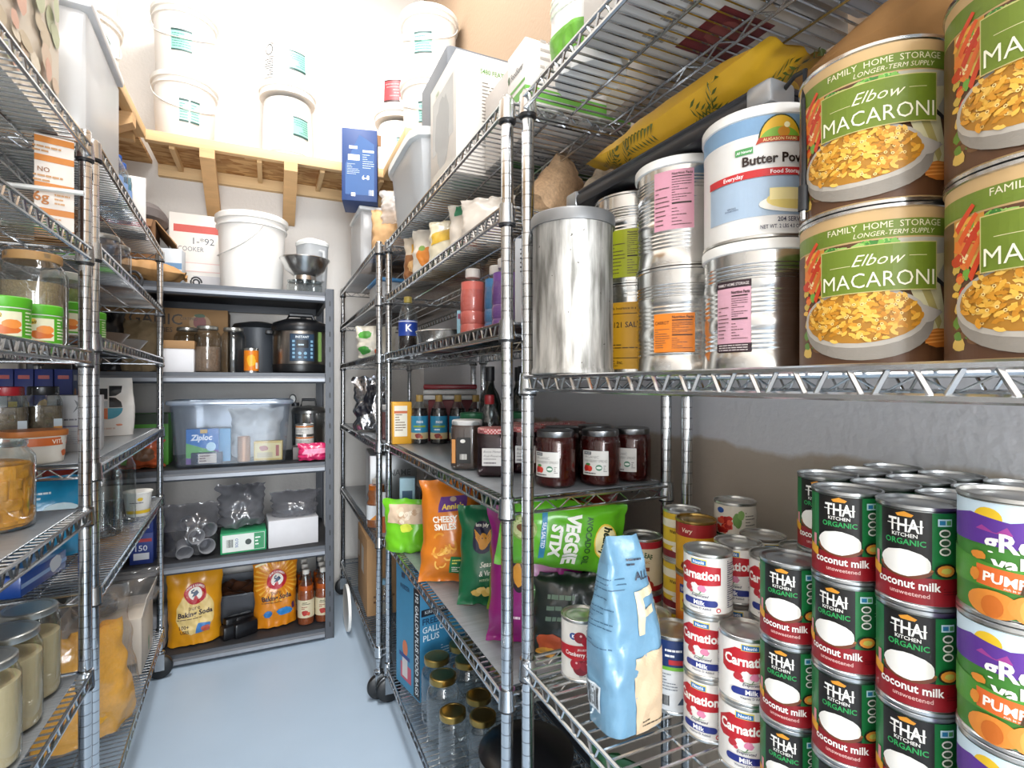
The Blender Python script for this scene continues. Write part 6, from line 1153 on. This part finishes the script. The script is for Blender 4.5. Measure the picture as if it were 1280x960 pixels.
spawn('margarine_tub', 'white tub with orange band beside the herb jars', 'tub', (-.528, 1.662, z), [('tub', MB().lathe([(.05, 0), (.053, .003), (.058, .07), (0, .07)], 32, P('#d9d4ca', .4), sq=4).mesh('tub')), ('lid', MB().lathe([(.06, .066), (.061, .068), (.061, .08), (0, .081)], 32, P('#b06a34', .4), sq=4).mesh('lid')), ('label', (lambda p: (p.rect(-.075, .044, .075, .063, '#c4622c'), p.text('VITAL', .03, .048, .01, '#f2ebe0', .04), p.blob(.04, .024, .008, .008, '#c4622c', 2), p.mesh())[-1])(Print(lambda a, t, o: ((.057+o)*math.sin(a/.057)*1.08 if abs(a) < 9 else 0, -(.057+o)*math.cos(a/.057)*1.08, t), .008, .0003, .003)))], 40)
# peach and flour jars on the near left rack
PEACH = P('#cf8a1e', .3, 0, .35, 30, 1, bscale=38)
PJ = jar(.06, .175, .045, None, PEACH, .78, None, sh=.82)
def peach(a_, b_):
    th = a_*2*PI; zz = .006+b_*.128; q = Vector((math.cos(th)*2.6, math.sin(th)*2.6, zz*38)); d_ = noise.cell(q*1.3)*.003+noise.noise(q*1.7)*.003
    r_ = (.0545+d_)*(1 if b_ < .97 else .75)*(1 if b_ > .04 else .9); return Vector((r_*math.cos(th), r_*math.sin(th), zz))
pm_ = MB().grid(peach, 72, 40, PEACH); pm_.lathe([(.052, .13), (.03, .136), (0, .137)], 24, PEACH)
PJ = [(n_, pm_.mesh('contents', 25) if n_ == 'contents' else me_) for n_, me_ in PJ]
spawn('peach_jar', 'glass jar of yellow peach slices at the left edge', 'jar', (-.492, 1.375, ZLN[2]+LT), PJ, 0, 'preserve jars')
FLR = P('#cdbf9e', .9, 0, .06, 30, .1)
for (x, y, f_, lab) in [(-.468, 1.455, .62, 'glass jar of pale flour farthest from the left edge'), (-.462, 1.335, .66, 'glass jar of pale flour in the middle of three'), (-.455, 1.215, .7, 'glass jar of pale flour at the left edge')]:
    spawn('flour_jar', lab, 'jar', (x, y, ZLN[1]+LT), jar(.054, .19, .045, CLEAR('#eff0ec', .06, .5), FLR, f_+.08, P('#a9aaa6', .3, .8), lidh=.014, sh=.82), 0, 'flour jars')
# lower far left shelves
z = ZLF[1]
MQ = CLEAR('#eef2f2', .09, .6)
for (x, y, h, lab) in [(-.497, 2.13, .25, 'tall empty glass jar just right of the near post'), (-.49, 2.29, .26, 'tall empty glass jar beside the yogurt cup'), (-.60, 2.25, .25, 'tall empty glass jar in the second row')]:
    spawn('glass_jar', lab, 'jar', (x, y, z), jar(.053, h, .04, MQ, None, lid=P('#c9cbc9', .3, .4) if y < 2.2 else None, lidh=.018, sh=.78), 0, 'tall jars on the left')
spawn('yogurt_cup', 'white paper cup with yellow band at the rack edge', 'cup', (-.452, 2.40, z), [('cup', MB().lathe([(.034, 0), (.036, .002), (.045, .085), (.048, .087), (.048, .092), (.0, .09)], 28, P('#e6e4de', .45)).mesh('cup')), ('label', (lambda p: (p.rect(-.05, .012, .05, .024, '#d9b62c'), p.lines(-.03, .05, .03, .056, 1, '#4a3a5a', .5), p.blob(.0, .066, .008, .007, '#d9b62c', 1), p.mesh())[-1])(Print(lambda a, t, o: ((.0365+.0105*t/.09+o)*math.sin(a/.04), -(.0365+.0105*t/.09+o)*math.cos(a/.04), t), .006, .0003, .0008)))], 20)
spawn('snack_bag', 'cyan cookie bag behind the near left post', 'bag', (-.56, 1.91, z), bag(.2, .23, .08, gloss('#1f8ab4'), 'pillow', 73, .006, lambda p, w, h: (p.ell(.02, .12, .05, .03, '#6a4a34'), p.ell(.02, .13, .05, .03, '#c9dfe4'), p.lines(-.06, .168, .02, .195, 2, '#e4eef2', .4))), 18)
spawn('snack_bag', 'red bag with cream print behind the cyan cookie bag', 'bag', (-.66, 2.08, z), bag(.22, .27, .08, gloss('#b53222'), 'pillow', 74, .006, lambda p, w, h: (p.lines(-.08, .2, .08, .235, 1, '#e6d8c4', .6), p.poly([(-.1, .12), (.1, .13), (.1, .17), (-.1, .16)], '#c98a2a'))), 12)
spawn('carton', 'white carton behind the cyan cookie bag', 'box', (-.73, 1.88, z), carton(.14, .1, .2, '#b9bcc0'), 14)
def oreo(p, w, h): p.blob(-.04, .0, .05, .04, '#c9ab84', 2); p.ell(.045, .03, .04, .022, '#dfe4ee'); p.blob(.045, .03, .03, .012, '#b0303a', 3); p.blob(-.07, -.06, .025, .018, '#dfe4ee', 4)
spawn('cookie_box', 'flat blue box lying under the peach shelf', 'box', (-.60, 1.70, z), carton(.22, .18, .05, '#1d4a9c', [('t', oreo), ('f', lambda p, w, h: (p.rect(-.11, .02, .11, .03, '#8fb0dc'), p.blob(.05, .03, .03, .02, '#d8dfe8', 2)))], .004, gloss('#1d4a9c')), 84)
# bottom far left shelf
z = ZLF[0]
def beige(p, w, h): p.lines(-.11, .05, .0, .075, 2, '#4a4a48', .4); p.text('by use', -.02, .10, .014, '#3a3a38', .06, rot=.1); p.rect(.07, .01, .12, .045, '#8a867e'); p.bars(.073, .014, .117, .041, '#2a2a2a', 8)
r = spawn('carton', 'beige open carton on the bottom shelf of the left rack', 'box', (-.575, 2.50, z), carton(.27, .27, .21, '#cfc4b6', [('f', beige), ('r', lambda p, w, h: (p.rect(-.11, .02, -.105, .17, '#6a5a4a'), p.blob(.03, .05, .012, .03, '#4a8a5a', 2)))]), 2)
ob('flap', MB().box(0, .002, -.13, .13, 0, .07, P('#d8cec2', .6)).mesh('flap'), r, (.135, 0, .21), (0, .2, 0))
spawn('hose_coil', 'black coiled hose lying in the beige carton', 'hose', (-.60, 2.47, z+.215), (lambda m: [m.tube([(.06*math.cos(a), .05*math.sin(a), .012+k*.018) for a in [2*PI*i/24 for i in range(24)]], .011, 8, P('#1a1a1c', .35), closed=True) for k in range(3)] and m)(MB()).mesh('hose'))
spawn('plastic_bag', 'clear plastic bag spilling over the beige carton', 'bag', (-.55, 2.55, z+.212), bag(.3, .12, .2, FILM, 'gus', 75, .014), 10)
GRIT = P('#eaa92e', .75, 0, .12, 160, .25, bscale=400)
GRB = bag(.30, .31, .22, GRIT, 'gus', 76, .012, taper=.3); GRF = bag(.33, .42, .235, FILM, 'gus', 76, .014, taper=.25)
spawn('grits_bag', 'clear bag of bright yellow corn grits on the bottom left shelf', 'bag', (-.525, 2.05, z+.004), [('contents', GRB[0][1]), ('pouch', GRF[0][1])], 40)
spawn('carton', 'brown carton behind the bag of corn grits', 'box', (-.77, 2.1, z), carton(.12, .28, .3, '#8f6c49'), 0)
